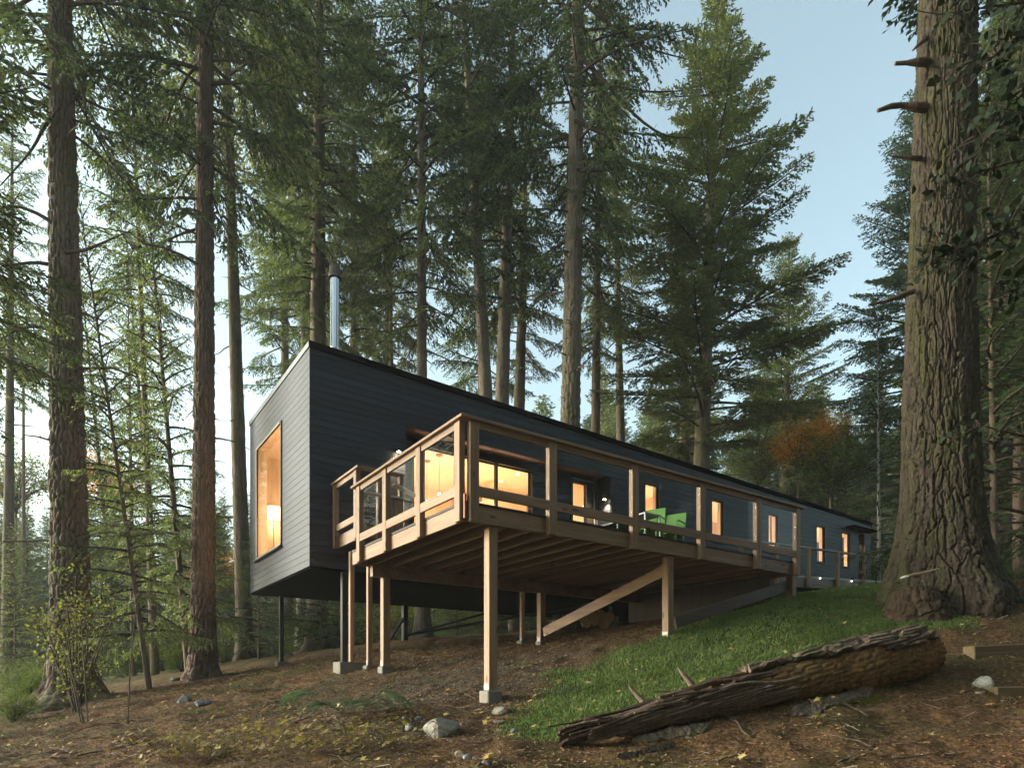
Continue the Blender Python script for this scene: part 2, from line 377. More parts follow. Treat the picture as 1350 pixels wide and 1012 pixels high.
def framed(x0, x1, z0, z1, y, w=.05, dep=.07, mull=(), name='window', wt=None, sill=True):
    m = MB(); wt = wt or w
    m.box(x0, x0+w, y, y+dep, z0, z1); m.box(x1-w, x1, y, y+dep, z0, z1); m.box(x0+w, x1-w, y, y+dep, z1-wt, z1); m.box(x0+w, x1-w, y, y+dep, z0, z0+w)
    for q in mull: m.box(q-.035, q+.035, y+.005, y+dep-.005, z0+w, z1-wt)
    o = hb(m, name, M_frame); g = MB(); qs = [x0+w]+[q for q in mull]+[x1-w]
    for i in range(len(qs)-1):
        g = MB(); s = qs[i]+(.035 if i else 0); e = qs[i+1]-(.035 if i < len(qs)-2 else 0)
        g.box(s+.001, e-.001, y+dep*.45, y+dep*.45+.008, z0+w+.001, z1-wt-.001); hb(g, 'pane', M_glassw, house).parent = o; 
    return o
def reparent_fix(o):
    for c in o.children: c.matrix_parent_inverse.identity()
framed(g0-.05, g1+.05, FL+.02, gz1+.07, RB-.005, .05, .09, (a_at(557, RB), a_at(602, RB), a_at(655, RB)), 'sliding_door', .07)
dr = framed(d0-.05, d1+.06, FL+.02, dz1+.09, RB-.006, .06, .08, (), 'glazed_door', .09)
mb = MB(); mb.box(dg1+.02, d1-.02, RB-.02, RB+.05, FL+.1, dz1-.01); hb(mb, 'door_stile', M_frame).parent = dr
mb = MB(); mb.box(d0-.09, d1+.11, RB-.03, RB-.008, dz1+.1, dz1+.125); mb.box(d1+.085, d1+.11, RB-.03, RB-.008, FL, dz1+.10)
hb(mb, 'door_trim', plain('grey_aluminium_trim', (.35, .34, .33), .4, .7)).parent = dr
for w0, w1 in wins:
    o = framed(w0-.05, w1+.05, WZ0-.05, WZ1+.05, B0+.03, .05, .035)
    j = MB(); j.box(w0-.048, w0-.036, B0+.066, B0+.205, WZ0-.03, WZ1+.03); j.box(w1+.036, w1+.048, B0+.066, B0+.205, WZ0-.03, WZ1+.03); j.box(w0-.036, w1+.036, B0+.066, B0+.205, WZ1+.03, WZ1+.042); hb(j, 'window_jamb', M_intw).parent = o
    light('hidden_room_fill', hl((w0+w1)/2+.35, B0+.75, 4.05), 10*EI, .08, par=house)  # unseen point light added to brighten this window and its jamb
    s = MB(); s.box(w0-.07, w1+.07, B0-.02, B0+.03, WZ0-.075, WZ0-.052); s.box(w0-.08, w1+.08, B0-.02, B0+.03, WZ1+.052, WZ1+.075)
    s.box(w0-.08, w0-.052, B0-.012, B0+.03, WZ0-.052, WZ1+.052); s.box(w1+.052, w1+.08, B0-.012, B0+.03, WZ0-.052, WZ1+.052); hb(s, 'window_trim', M_frame).parent = o
# end window
m = MB(); y0, y1, z0, z1 = we0, we1, wz0, wz1; w = .045
m.box(A0-.05, A0+.05, y0, y0+w, z0, z1); m.box(A0-.05, A0+.05, y1-w, y1, z0, z1); m.box(A0-.05, A0+.05, y0+w, y1-w, z1-w, z1); m.box(A0-.05, A0+.05, y0+w, y1-w, z0, z0+w)
ew = hb(m, 'picture_window', M_frame)
m = MB(); m.box(A0-.12, A0-.0225, y0-.05, y1+.05, z0-.03, z0-.001); hb(m, 'window_sill', M_frame).parent = ew
m = MB(); m.box(A0-.075, A0-.051, y0+.01, y1-.01, z0, z0+.055); m.box(A0-.065, A0-.051, y1-.05, y1-.01, z0+.055, z1-.01); m.box(A0-.065, A0-.051, y0+.055, y1-.05, z1-.05, z1-.01)
hb(m, 'inner_trim', plain('warm_trim', (.22, .19, .16), .5)).parent = ew
m = MB(); m.box(A0-.030, A0-.022, y0+w, y1-w, z0+w, z1-w); hb(m, 'pane', M_glassw).parent = ew
m = MB(); m.box(A0-.018, A0+.198, y1-w-.014, y1-w-.001, z0+w, z1-w); m.box(A0-.018, A0+.198, y0+w+.001, y0+w+.014, z0+w, z1-w); m.box(A0-.018, A0+.198, y0+w+.015, y1-w-.015, z1-w-.014, z1-w-.001); hb(m, 'window_jamb', M_intw).parent = ew
light('hidden_room_fill', hl(A0+.55, 15.6, 3.9), 16*EI, .1, par=house); light('hidden_room_fill', hl(A0+.5, 14.6, 4.6), 8*EI, .1, par=house)  # unseen lights added to brighten the end room
# entry recess
EB = B0+.4
mb = MB(); mb.box(EA0, EA1, EB, EB+.06, 3.3, 5.75); hb(mb, 'entry_wall', M_black)
e0, e1, e2 = a_at(1119.3, EB), a_at(1127.3, EB), a_at(1138.5, EB)
mb = MB()
x = e0
while x < e1-.01: mb.box(x, min(x+.11, e1)-.004, EB-.03, EB-.002, 3.4, 5.5); x += .11
hb(mb, 'entry_panel', wood('clear_cedar_panel', (.38, .24, .13), (.52, .36, .2), 2, knots=False))
mb = MB(); mb.box(e1+.04, e2-.05, EB-.035, EB-.002, 3.4, 5.5); ed = hb(mb, 'entry_door', M_frame)
mb = MB(); mb.box(e2-.045, e2-.02, EB-.05, EB-.002, 3.4, 5.52); mb.box(e1+.02, e2-.02, EB-.05, EB-.002, 5.52, 5.55); hb(mb, 'door_trim', plain('grey_trim', (.4, .38, .34), .4, .6)).parent = ed
mb = MB(); mb.box(a_at(1125, B0-.3), EA1+.32, B0-.34, B0-.01, 5.80, 5.85); hb(mb, 'entry_canopy', M_black)
# interior
mb = MB(); mb.box(A0+.21, A1-.21, B0+.21, BW-.21, CT, CT+.04); ceil_ = hb(mb, 'ceiling', M_ceil)
mb = MB(); mb.box(A0+.21, A1-.21, B0+.21, BW-.21, FL-.04, FL); hb(mb, 'interior_floor', M_floor)
mb = MB(); mb.box(A0+.22, A1-.22, BW-.25, BW-.22, FL, CT)
for q in (11.9, 15.3, 19.8): mb.box(q, q+.1, B0+(.75 if q < 12 else .25), BW-.26, FL, CT)
mb.box(13.2, A1-.3, 15.2, 15.3, FL, CT)
hb(mb, 'interior_wall', M_intw)
mb = MB(); mb.box(10.3, 11.85, 16.2, 16.3, FL, CT); mb.box(10.2, 10.3, 15.5, 16.3, FL, CT-.5); hb(mb, 'kitchen_wall', M_white)
mb = MB(); mb.box(A0+.205, A0+.235, B0+.25, we0-.02, FL, CT); mb.box(5.55, 5.7, 15.4, BW-.27, FL, CT)
hb(mb, 'panelled_wall', M_intw)
M_bulb = emis('lit_lamp_bulb', (1, .72, .38), 12); M_shade = emis('lit_lamp_shade', (1, .70, .38), 1.3)
# ceiling lights: small lit discs; the rooms are lit by added unseen points
cl = []
for px, py in ((660.7, 633.7), (682.6, 624)):
    Y = CT*F/(HY-py); cl.append(ab((px-CX)/F*Y, Y))
cl += [(7.0, 16.6), (9.0, 13.9)]
for a_, b_ in cl:
    m = MB(); m.lathe([(0, -.012), (.05, -.012)], (a_, b_, CT), 14, 0); m.lathe([(.05, -.012), (.065, -.014), (.07, -.002)], (a_, b_, CT), 14, 1)
    hb(m, 'ceiling_light', [M_bulb, M_white])
for a_, b_, e in ((6.6, 15.6, 34), (8.6, 14.6, 34), (10.2, 15.0, 30), (13.1, 14.1, 20), (14.4, 14.1, 20), (16.4, 14.1, 20), (18.4, 14.1, 20), (20.8, 14.1, 20), (22.8, 14.1, 20), (24.3, 14.1, 14)):
    light('hidden_room_fill', hl(a_, b_, 3.75), e*EI, .12, par=house)  # hidden low points added to light ceiling and walls, no fixture there
light('hidden_room_fill', hl(4.9, 14.6, 3.6), 18*EI, .12, par=house)  # one more unseen light added for the end room
# wall lamps: box + lit lens, a spot pointing down
M_lens = emis('lit_lens', (1, .8, .5), 40)
def wall_lamp(a, b, z, dx, dy, e):
    m = MB(); m.box(a-.04-dx*.03, a+.04-dx*.03, b-.04-dy*.03, b+.04-dy*.03, z, z+.10); o = hb(m, 'wall_lamp', M_frame)
    m = MB(); m.lathe([(0.001, -.006), (.034, -.006), (.034, 0)], (a, b, z), 12); q = hb(m, 'lens', M_lens); q.parent = o
    light('wall_lamp_light', hl(a, b, z-.02), e, .03, 'SPOT', (1, .74, .42), house, (0, 0, -1))
la = a_at(526, B0-.08); wall_lamp(la, B0-.08, z_at(595, la, B0-.08), 0, 0, 110)
lb = B0+.12; wall_lamp(RA1-.14, lb, z_at(658, RA1-.14, lb), 0, 0, 90)
le = a_at(1127, EB-.1); wall_lamp(le, EB-.1, z_at(711, le, EB-.1), 0, 0, 60)
# chimney
cb_ = 16.2; ca = a_at(441.5, cb_); cz = z_at(345, ca, cb_)
m = MB(); zb = roofz(ca)-.05; r = .118
m.lathe([(r, 0), (r, (cz-zb)*.45), (r+.004, (cz-zb)*.45+.01), (r+.004, (cz-zb)*.45+.04), (r, (cz-zb)*.45+.05), (r, cz-zb-.33)], (ca, cb_, zb), 28)
M_steel = plain('stainless_flue', (.62, .64, .66), .22, 1.0, var=.08, sc=3)
ch = hb(m, 'flue_pipe', M_steel, roof, smooth=True)
m = MB(); zc = cz-.33
m.lathe([(r+.045, -.1), (r+.045, 0), (r-.01, 0)], (ca, cb_, zc), 28); m.lathe([(r+.02, .0), (r+.02, .16), (0.001, .20)], (ca, cb_, zc+.02), 28); m.lathe([(r+.04, .27), (r+.04, .29), (r+.025, .29), (r+.025, .27), (r+.04, .27)], (ca, cb_, zc), 28)
for k in range(4): t = k*math.pi/2+.4; m.bar((ca+(r+.03)*math.cos(t), cb_+(r+.03)*math.sin(t), zc), (ca+(r+.03)*math.cos(t), cb_+(r+.03)*math.sin(t), zc+.28), .008, .008)
o = hb(m, 'flue_cap', plain('dark_flue_cap', (.10, .075, .06), .4, .7)); o.parent = roof
m = MB(); m.tube([(ca-.17, cb_-.1, zb), (ca-.17, cb_-.1, zb+1.0), (ca-.1, cb_-.05, zb+1.3)], .012, 6); o = hb(m, 'flue_strut', M_steel); o.parent = roof
# steel columns and braces below
M_steelb = plain('black_steel', (.015, .015, .016), .4, .5)
def gz(a, b): x, y = XY(a, b); return H1(x, y)
M_conc = plain('rough_concrete', (.17, .155, .13), .9, var=.35, sc=5)
for px, b, w in ((371, BW-.25, .10), (453.5, B0+.12, .11)):
    a = a_at(px, b); g = gz(a, b); m = MB(); m.box(a-w/2, a+w/2, b-w/2, b+w/2, g+.05, Z0-.03); o = hb(m, 'steel_column', M_steelb)
    if px == 371: m = MB(); m.box(a-.14, a+.14, b-.14, b+.14, g-.3, g+.10); hb(m, 'column_footing', M_conc, bevel=.01).parent = o
b = BW-.25; a = a_at(533.5, b); g = gz(a, b); m = MB(); m.box(a-.07, a+.07, b-.07, b+.07, g+.02, Z0-.03); hb(m, 'steel_column', M_steelb)
def hz(px, py, b): a = a_at(px, b); return (a, b, z_at(py, a, b))
j = hz(538, 836, b); m = MB(); m.tube([j, (a_at(800, B0+.5), B0+.5, Z0-.04)], .045, 8); hb(m, 'steel_brace', M_steelb)
m = MB(); m.bar(j, hz(640, 808, b), .09, .07); m.bar(hz(640, 808, b), (a_at(650, b)+2.2, b, Z0-.05), .09, .07); hb(m, 'steel_brace', M_steelb)
m = MB(); m.bar(hz(514, 843, b-.3), hz(532, 814, b), .07, .07); hb(m, 'steel_brace', M_steelb)
# more bearing posts far under the house
for px, b in ((806, 14.2), (860, 14.4), (900, 13.6)):
    a = a_at(px, b); g = gz(a, b); m = MB(); m.box(a-.16, a+.16, b-.16, b+.16, g-.3, g+.35); o = hb(m, 'column_footing', M_conc, bevel=.01)
    m = MB(); m.box(a-.06, a+.06, b-.06, b+.06, g+.35, Z0-.03); hb(m, 'steel_column', M_steelb)
# things inside
fl_a = A0+.43; flx = b_at(361, fl_a); 
lamp = empty('floor_lamp', W3(fl_a, flx, FL), TH, 'floor lamp with glowing white drum shade behind the tall end window', 'lamp')
lo = (fl_a, flx, FL); zs = z_at(668.5, fl_a, flx); ze = z_at(684, fl_a, flx)
m = MB(); m.lathe([(.17, ze), (.205, zs-.05), (.19, zs), (.02, zs+.005)], (fl_a, flx, 0), 24); s = m.build('lamp_shade', M_shade, lamp, lo, smooth=True)
m = MB(); m.tube([(fl_a, flx, FL+.02), (fl_a, flx, ze+.1)], .012, 8); m.lathe([(.001, 0), (.14, 0), (.14, .02), (.001, .025)], (fl_a, flx, FL), 20); m.build('stand', plain('dull_brass', (.25, .17, .08), .35, .8), lamp, lo)
light('lamp_light', (0, 0, ze-FL-.12), 6, .08, par=lamp)
for (px, py, yt, lab) in ((579, 652, 599, 'bare pendant bulb hanging on a long cord behind the sliding doors'), (563, 662, 607, 'second hanging bulb further left and deeper in the lit room')):
    Y = CT*F/(HY-yt); a_, b_ = ab((px-CX)/F*Y, Y); zb = (HY-py)/F*Y; pl = empty('pendant_lamp', W3(a_, b_, zb), TH, lab, 'lamp'); lo = (a_, b_, zb)
    m = MB(); m.tube([(a_, b_, zb+.04), (a_, b_, CT-.02)], .006, 6); m.build('cord', M_frame, pl, lo)
    m = MB(); m.lathe([(.001, -.045), (.03, -.035), (.045, 0), (.03, .035), (.012, .06)], (a_, b_, zb), 16); m.build('bulb', M_bulb, pl, lo, smooth=True)
    m = MB(); m.lathe([(.001, -.03), (.09, -.03), (.09, -.001)], (a_, b_, CT), 20); m.build('ceiling_plate', plain('copper_plate', (.3, .14, .07), .4, .5), pl, lo)

# ================================================================== DECK
wc1, wc2 = (.16, .092, .053), (.30, .185, .112)
M_wx, M_wy, M_wz = [wood('cedar_timber_'+n, wc1, wc2, i, isl=.24, bst=.5) for i, n in enumerate(('along', 'across', 'upright'))]
M_dkk = wood('dark_boarding_deck_shade', (.012, .006, .004), (.026, .013, .009), 1, isl=.25)
M_dk = wood('deck_joist_timber', (.15, .09, .055), (.25, .155, .10), 1, isl=.25)
M_dk2 = wood('decking_timber', (.12, .08, .055), (.18, .12, .08), 0, isl=.25)
b0 = 7.42; DA0 = 4.42; DA1 = a_at(1050, b0); DB1 = 11.42; ZD, ZR, ZB = 2.41, 3.50, 2.15
DO = (DA0, b0, ZB)
deck = empty('deck', W3(*DO), TH, 'raised cedar deck on tall square timber posts in front of the black house', 'deck')
def db(mb, name, mat, parent=None, **k): return mb.build(name, mat, parent or deck, DO, **k)
T = .04
# rim boards stand behind the railing posts
m = MB(); m.box(DA0, DA1, b0, b0+T, ZB, ZD-.035); db(m, 'rim_board', M_wx, bevel=.004)
m = MB(); m.box(DA0, DA0+T, b0+T+.001, DB1, ZB, ZD-.035); db(m, 'rim_board', M_wy, bevel=.004)
m = MB(); m.box(DA1-T, DA1, b0+T+.001, DB1, ZB, ZD-.035); db(m, 'rim_board', M_wy)
m = MB(); m.box(DA0+T, DA1-T, DB1-T, DB1, ZB, ZD-.035); db(m, 'rim_board', M_wx)
m = MB(); x = b0-.012
while x < DB1: m.box(DA0-.012, DA1+.012, x, min(x+.138, DB1), ZD-.034, ZD); x += .144
db(m, 'decking', M_dkk)  # decking near-black: shade between the joists put into its colour
x = DA0+.3
while x < DA1-.1: m = MB(); m.box(x, x+.04, b0+T+.002, DB1-T-.002, ZB+.01, ZD-.036); db(m, 'joist', M_dk); x += .406
# main beams across under the joists, set back
m = MB(); m.box(DA0+.3, DA1-.1, 11.20, 11.32, ZB-.20, ZB+.008); db(m, 'beam', M_dk)
PW, PD = .14, .09                                 # railing posts
def rpost(a, side, z0=ZB-.02, z1=ZR-.05):
    m = MB()
    if side == 'f': m.box(a-PW/2, a+PW/2, b0-PD, b0-.0015, z0, z1)
    else: m.box(DA0-PD, DA0-.0015, a-PW/2, a+PW/2, z0, z1)
    return db(m, 'railing_post', M_wz, bevel=.005)
fp = [a_at(x, b0-PD) for x in (626, 729.5, 838.5, 927, 1001)]+[DA1-.07]
lp = [b_at(x, DA0-PD) for x in (602, 550.5, 506, 471.5)]
for a in fp: rpost(a, 'f')
for b in lp: rpost(b, 'l')
LB = lp[-1]+.10
# top rail caps and the sub rail
m = MB(); m.box(DA0-.13, DA1+.14, b0-.125, b0+.02, ZR-.04, ZR); db(m, 'top_rail', M_wx, bevel=.006)
m = MB(); m.box(DA0-.13, DA0+.02, b0+.021, LB+.14, ZR-.04, ZR); db(m, 'top_rail', M_wy, bevel=.006)
mz0, mz1 = 2.475, 2.61
fs = fp; 
for i in range(len(fs)-1):
    p, q = fs[i]+PW/2, fs[i+1]-PW/2
    m = MB(); m.box(p, q, b0-.07, b0-.03, ZR-.13, ZR-.042); db(m, 'sub_rail', M_wx)
    m = MB(); m.box(p-.05, q+.05, b0-.0, b0+.04, mz0, mz1); m2 = MB(); m2.box(p, q, b0-.085, b0-.045, mz0, mz1); db(m2, 'mid_rail', M_wx, bevel=.004)
    g = MB(); g.box(p+.002, q-.002, b0-.06, b0-.052, mz1, ZR-.131); db(g, 'glass_panel', M_glassr)
for i in range(len(lp)-1):
    p, q = lp[i]+PW/2, lp[i+1]-PW/2
    m = MB(); m.box(DA0-.07, DA0-.03, p, q, ZR-.13, ZR-.042); db(m, 'sub_rail', M_wy)
    m = MB(); m.box(DA0-.085, DA0-.045, p, q, mz0, mz1); db(m, 'mid_rail', M_wy, bevel=.004)
    g = MB(); g.box(DA0-.06, DA0-.052, p+.002, q-.002, mz1, ZR-.131); db(g, 'glass_panel', M_glassr)
# right end return railing
# corner block & conduit
m = MB(); m.tube([(DA0-.02, b0-.03, ZB+.02), (DA0-.02, b0-.03, ZD+.08)], .022, 8); db(m, 'corner_pipe', plain('copper_pipe', (.3, .12, .08), .35, .4))
# support posts with concrete footings and steel shoes
def spost(px, b, w=.14, foot=(.24, .24, .20), ztop=ZB, base=None, shoe=True):
    a = a_at(px, b); g = gz(a, b) if base is None else z_at(base, a, b)
    o = MB(); o.box(a-w/2, a+w/2, b-w/2, b+w/2, g+foot[2]-.05, ztop); o = db(o, 'support_post', M_wz, bevel=.006)
    m = MB(); m.box(a-foot[0]/2, a+foot[0]/2, b-foot[1]/2, b+foot[1]/2, g-.45, g+foot[2]-.052); db(m, 'footing', M_conc, bevel=.015).parent = o
    if shoe:
        m = MB(); z = g+foot[2]-.045; m.box(a-w/2-.004, a-w/2-.001, b-w/2+.01, b+w/2-.01, z, z+.09); m.box(a-w/2+.02, a+w/2-.02, b-w/2-.004, b-w/2-.001, z, z+.02); db(m, 'post_shoe', plain('galvanised_shoe', (.22, .21, .19), .5, .4)).parent = o
    return a, g
s1 = spost(647, b0+.17)
s2 = spost(880.5, b0+.17, foot=(.2, .2, .02))
s3 = spost(1043, b0+.15, foot=(.2, .2, .02), shoe=False)
s4 = spost(508, 11.26, ztop=ZB-.2, foot=(.22, .22, .14))
s5 = spost(487, 11.9, w=.09, ztop=2.6, foot=(.2, .2, .12))
s6 = spost(463.5, 12.4, w=.09, ztop=2.6, foot=(.62, .4, .2), shoe=False)
s7 = spost(713.5, 11.26, ztop=ZB-.2, foot=(.2, .2, .12))
s8 = spost(688.5, 12.5, w=.09, ztop=2.6, foot=(.2, .2, .12))
s9 = spost(898, 11.26, ztop=ZB-.2, foot=(.3, .3, .3), shoe=False)
# braces
p = (s7[0], 11.26-.10, z_at(833, s7[0], 11.2)); q = (s2[0], b0+.26, z_at(752, s2[0], b0+.26))
m = MB(); m.bar(p, q, .045, .2); db(m, 'diagonal_brace', M_wy)
def fz(px, py, b): a = a_at(px, b); return (a, b, z_at(py, a, b))
m = MB(); m.bar(fz(890, 820, b0+.17), fz(1040, 771, b0+.17), .045, .2); db(m, 'sloping_skirt_board', wood('weathered_timber', (.055, .036, .026), (.10, .068, .048), 0))
m = MB()                                           # dark boarding closing the deck's low end
for k in range(14): m.box(DA1-.45+.002, DA1-.43, b0+.3+k*.28, b0+.3+k*.28+.27, 1.5, ZB-.005)
db(m, 'low_end_boarding', M_dkk)

# ------------------------------------------------ landing and walkway along the house wall
ZU = 2.95; LA0 = 4.63; LB0 = 11.52
WO = (LA0, LB0, ZU)
walk = empty('walkway', W3(*WO), TH, 'narrow timber walkway along the house wall, rising to the far front door', 'walkway')
def wb(mb, name, mat, **k): return mb.build(name, mat, walk, WO, **k)
WE = a_at(1172, 11.4)
def wz(a): return ZU if a < 12 else ZU+(a-12)/(WE-12)*.68
m = MB(); m.prism([(LA0, ZU-.04), (12, ZU-.04), (WE, wz(WE)-.04), (WE, wz(WE)), (12, ZU), (LA0, ZU)], LB0, B0-.03); wb(m, 'walkway_boards', M_dk2)
m = MB(); m.prism([(DA1+.2, ZU-.05), (WE, wz(WE)-.05), (WE, wz(WE)+.005), (DA1+.2, ZU+.02)], LB0-.06, LB0-.002); wb(m, 'pale_edge_board', plain('pale_edge', (.36, .34, .32), .7))
m = MB(); m.prism([(DA1, ZU-.36), (WE, wz(WE)-.36), (WE, wz(WE)-.051), (DA1, ZU-.051)], LB0-.04, LB0); wb(m, 'edge_board', M_dk2)
m = MB(); m.box(LA0, 6.6, LB0, LB0+T, ZU-.24, ZU-.041); m.box(LA0, LA0+T, LB0+T, B0-.03, ZU-.24, ZU-.041); wb(m, 'rim_board', M_wy)
ZRU = 4.0
ub = [LB0+.10, B0-.12]
for i, (b, zb) in enumerate(((ub[0], ZU-.26), (ub[1], ZU-.26))):
    m = MB(); m.box(LA0-.09, LA0-.002, b-.06, b+.06, zb, ZRU-.05); wb(m, 'railing_post', M_wz)
ua1 = a_at(531, LB0)
for a in (LA0+.35, ua1-.05):
    m = MB(); m.box(a-.06, a+.06, LB0-.09, LB0-.07+.068, ZU-.26, ZRU-.05); wb(m, 'railing_post', M_wz)
m = MB(); m.box(LA0-.12, LA0+.03, LB0-.10, B0-.04, ZRU-.04, ZRU); wb(m, 'top_rail', M_wy)
m = MB(); m.box(LA0+.031, ua1+.05, LB0-.10, LB0+.05, ZRU-.04, ZRU); wb(m, 'top_rail', M_wx)
m = MB(); m.box(LA0-.07, LA0-.03, ub[0]+.07, ub[1]-.07, 3.02, 3.14); m.box(LA0-.07, LA0-.03, ub[0]+.07, ub[1]-.07, ZRU-.13, ZRU-.042); wb(m, 'mid_rail', M_wy)
m = MB(); m.box(LA0-.052, LA0-.044, ub[0]+.07, ub[1]-.07, 3.141, ZRU-.131); wb(m, 'glass_panel', M_glassr)
# low stair rail between deck and landing
sb = 11.32; sa0, sa1 = a_at(474, sb), a_at(539, sb)
m = MB(); m.box(sa0, sa1, sb-.07, sb+.07, 3.46, 3.50); m.bar(fz(519, 638, sb-.1), fz(548, 653.5, sb-.1), .13, .04); wb(m, 'stair_rail', plain('pale_planed_timber', (.42, .34, .27), .5))
m = MB()
for px in (478, 516, 522, 528, 535): a = a_at(px, sb); m.box(a-.035, a+.035, sb-.035, sb+.035, ZD, 3.459)
wb(m, 'baluster', M_wz)
# walkway rail
rp = [(925, 4.0), (1067, 4.25), (1172, 4.46)]; rpt = [(a_at(x, LB0), LB0-.02, z) for x, z in rp]
m = MB()
for p, q in zip(rpt, rpt[1:]): m.bar(p, q, .12, .05)
wb(m, 'walkway_rail', wood('weathered_rail', (.22, .16, .12), (.34, .27, .21), 0))
for px in (975, 1022, 1064.5, 1102.5, 1137.5):
    a = a_at(px, LB0-.06); zt = np.interp(a, [p[0] for p in rpt], [p[2] for p in rpt]); m = MB(); m.box(a-.05, a+.05, LB0-.15, LB0-.062, wz(a)-.33, zt-.03); wb(m, 'railing_post', M_wz)
for px, py in ((1081, 762), (1122.5, 765.7)):
    a, b, z = fz(px, py, LB0-.07); m = MB(); m.lathe([(0.001, -.014), (.018, -.014), (.02, .012), (.001, .016)], (a, b-.01, z), 12); wb(m, 'step_light', emis('step_light_glow', (1, .93, .8), 3))

# ------------------------------------------------ deck furniture
M_green = plain('lime_green_painted_metal', (.13, .30, .045), .45, var=.12); M_greyf = plain('grey_painted_metal', (.3, .33, .35), .4)
def chair(a, b, rz, label):
    c = empty('deck_chair', W3(a, b, ZD+.003), TH+rz, label, 'chair'); c.scale = (.88, .84, 1.04)
    m = MB()                                       # faces local -x
    for k in range(6): m.box(-.25+k*.082, -.25+k*.082+.07, -.235, .235, .40-.006*k, .415-.006*k)
    m.build('seat', M_green, c)
    m = MB()

    vs = []; 
    for t in (.0, 1.): vs.append((.235+.17*(.35+.65*t), .58+.30*t))
    (x0, z0), (x1, z1) = vs
    m.add([(x0, -.235, z0), (x0, .235, z0), (x1, .225, z1), (x1, -.225, z1), (x0+.02, -.235, z0-.008), (x0+.02, .235, z0-.008), (x1+.02, .225, z1-.008), (x1+.02, -.225, z1-.008)],
          [(3, 2, 1, 0), (4, 5, 6, 7), (0, 1, 5, 4), (1, 2, 6, 5), (2, 3, 7, 6), (3, 0, 4, 7)])
    m.build('backrest', M_green, c, bevel=.01)
    for s in (-1, 1):
        m = MB(); m.tube([(.24, s*.235, .36), (.30, s*.235, .55), (.395, s*.225, .86)], .014, 8); m.build('back_frame', M_green, c)
        m = MB(); m.tube([(-.24, s*.235, .40), (-.27, s*.24, .0)], .014, 8); m.build('leg', M_green, c)
        m = MB(); m.tube([(.20, s*.235, .38), (.30, s*.24, .0)], .014, 8); m.build('leg', M_green, c)
        m = MB(); m.tube([(-.25, s*.25, .40), (-.25, s*.26, .60), (-.2, s*.262, .625), (.30, s*.255, .64)], .014, 8); m.build('armrest', M_green, c)
    return c
def place(px, py, zrel):                            # find the deck spot whose point at height zrel shows at (px,py)
    z = ZD+zrel; Y = z*F/(HY-py); return ab((px-CX)/F*Y, Y)
c1 = place(874, 672.5, .86); c2 = place(900, 679, .86)
chair(c1[0]-.36, c1[1], R(24), 'green metal deck chair nearer the house door, left one of the pair')
chair(c2[0]-.36, c2[1], R(20), 'green metal deck chair on the right of the pair, nearer the walkway')
def table(a, b, w, h, mat, label, name='side_table'):
    t = empty(name, W3(a, b, ZD+.003), TH, label, 'table'); m = MB(); m.box(-w/2, w/2, -w/2, w/2, h-.025, h); m.build('table_top', mat, t)
    for i in (-1, 1):
        for j_ in (-1, 1): m = MB(); m.box(i*(w/2-.02)-.012, i*(w/2-.02)+.012, j_*(w/2-.02)-.012, j_*(w/2-.02)+.012, 0, h-.026); m.build('leg', mat, t)
    return t
ta = place(850, 680, .62); table(ta[0], ta[1], .42, .62, M_greyf, 'grey metal side table to the left of the two green chairs')
tb = place(815, 693, .35); table(tb[0], tb[1], .55, .35, plain('dark_green_metal', (.03, .08, .04), .5), 'low dark green table on the deck beside the door', 'low_table')
# ================================================================== GROUND
def axis(lo, f0, f1, hi, fine, g=1.13):
    a = list(np.arange(f0, f1, fine)); s = fine; x = a[-1]
    while x < hi: s *= g; x += s; a.append(x)
    s = fine; x = f0; pre = []
    while x > lo: s *= g; x -= s; pre.append(x)
    return np.array(pre[::-1]+a)
gx = axis(-230, -9, 11, 230, .055); gy = axis(-120, 5.2, 15.5, 260, .055)
X, Y = np.meshgrid(gx, gy); Zg = hgt(X.ravel(), Y.ravel()).reshape(X.shape)
lawn_px = [(672, 955), (700, 922), (745, 886), (800, 866), (862, 845), (905, 826), (1000, 797), (1050, 783), (1100, 776), (1160, 772), (1172, 782), (1260, 800), (1285, 818), (1240, 836), (1205, 836), (1130, 842), (1000, 884), (905, 912), (850, 940), (800, 958), (738, 972), (690, 972)]
lawn = np.array([ghit(x, y)[:2] for x, y in lawn_px])
def inpoly(x, y, P):
    c = np.zeros(x.shape, bool)
    for i in range(len(P)):
        x1, y1 = P[i]; x2, y2 = P[i-1]
        c ^= ((y1 > y) != (y2 > y)) & (x < (x2-x1)*(y-y1)/(y2-y1+1e-12)+x1)
    return c
def pdist(x, y, P):                               # distance to the outline
    d = np.full(x.shape, 1e9)
    for i in range(len(P)):
        a = P[i-1]; b = P[i]; e = b-a; t = np.clip(((x-a[0])*e[0]+(y-a[1])*e[1])/(e@e), 0, 1)
        d = np.minimum(d, np.hypot(x-a[0]-t*e[0], y-a[1]-t*e[1]))
    return d
def lawnmask(x, y):
    i = inpoly(x, y, lawn); d = pdist(x, y, lawn); s = np.where(i, d, -d)+.34*fbm(x*1.6, y*1.6, s=21)
    return np.clip(.5+s/.55, 0, 1)
near = (X > -14) & (X < 16) & (Y > 2) & (Y < 26)
det = .055*fbm(X*3.1, Y*3.1, s=31, o=4)+.03*np.abs(fbm(X*9, Y*9, s=33, o=3))
lm = np.zeros(X.shape); lm[near] = lawnmask(X[near], Y[near])
Zg = Zg+np.where(near, det*(1-.6*lm), 0)
gr_ = lambda x, y: np.clip(1.25-np.hypot((x+.6)/3.2, (y-10.6)/2.6)+.35*fbm(x*1.3, y*1.3, s=41), 0, 1)
m, nt = nmat('forest_floor'); o = objc(nt)
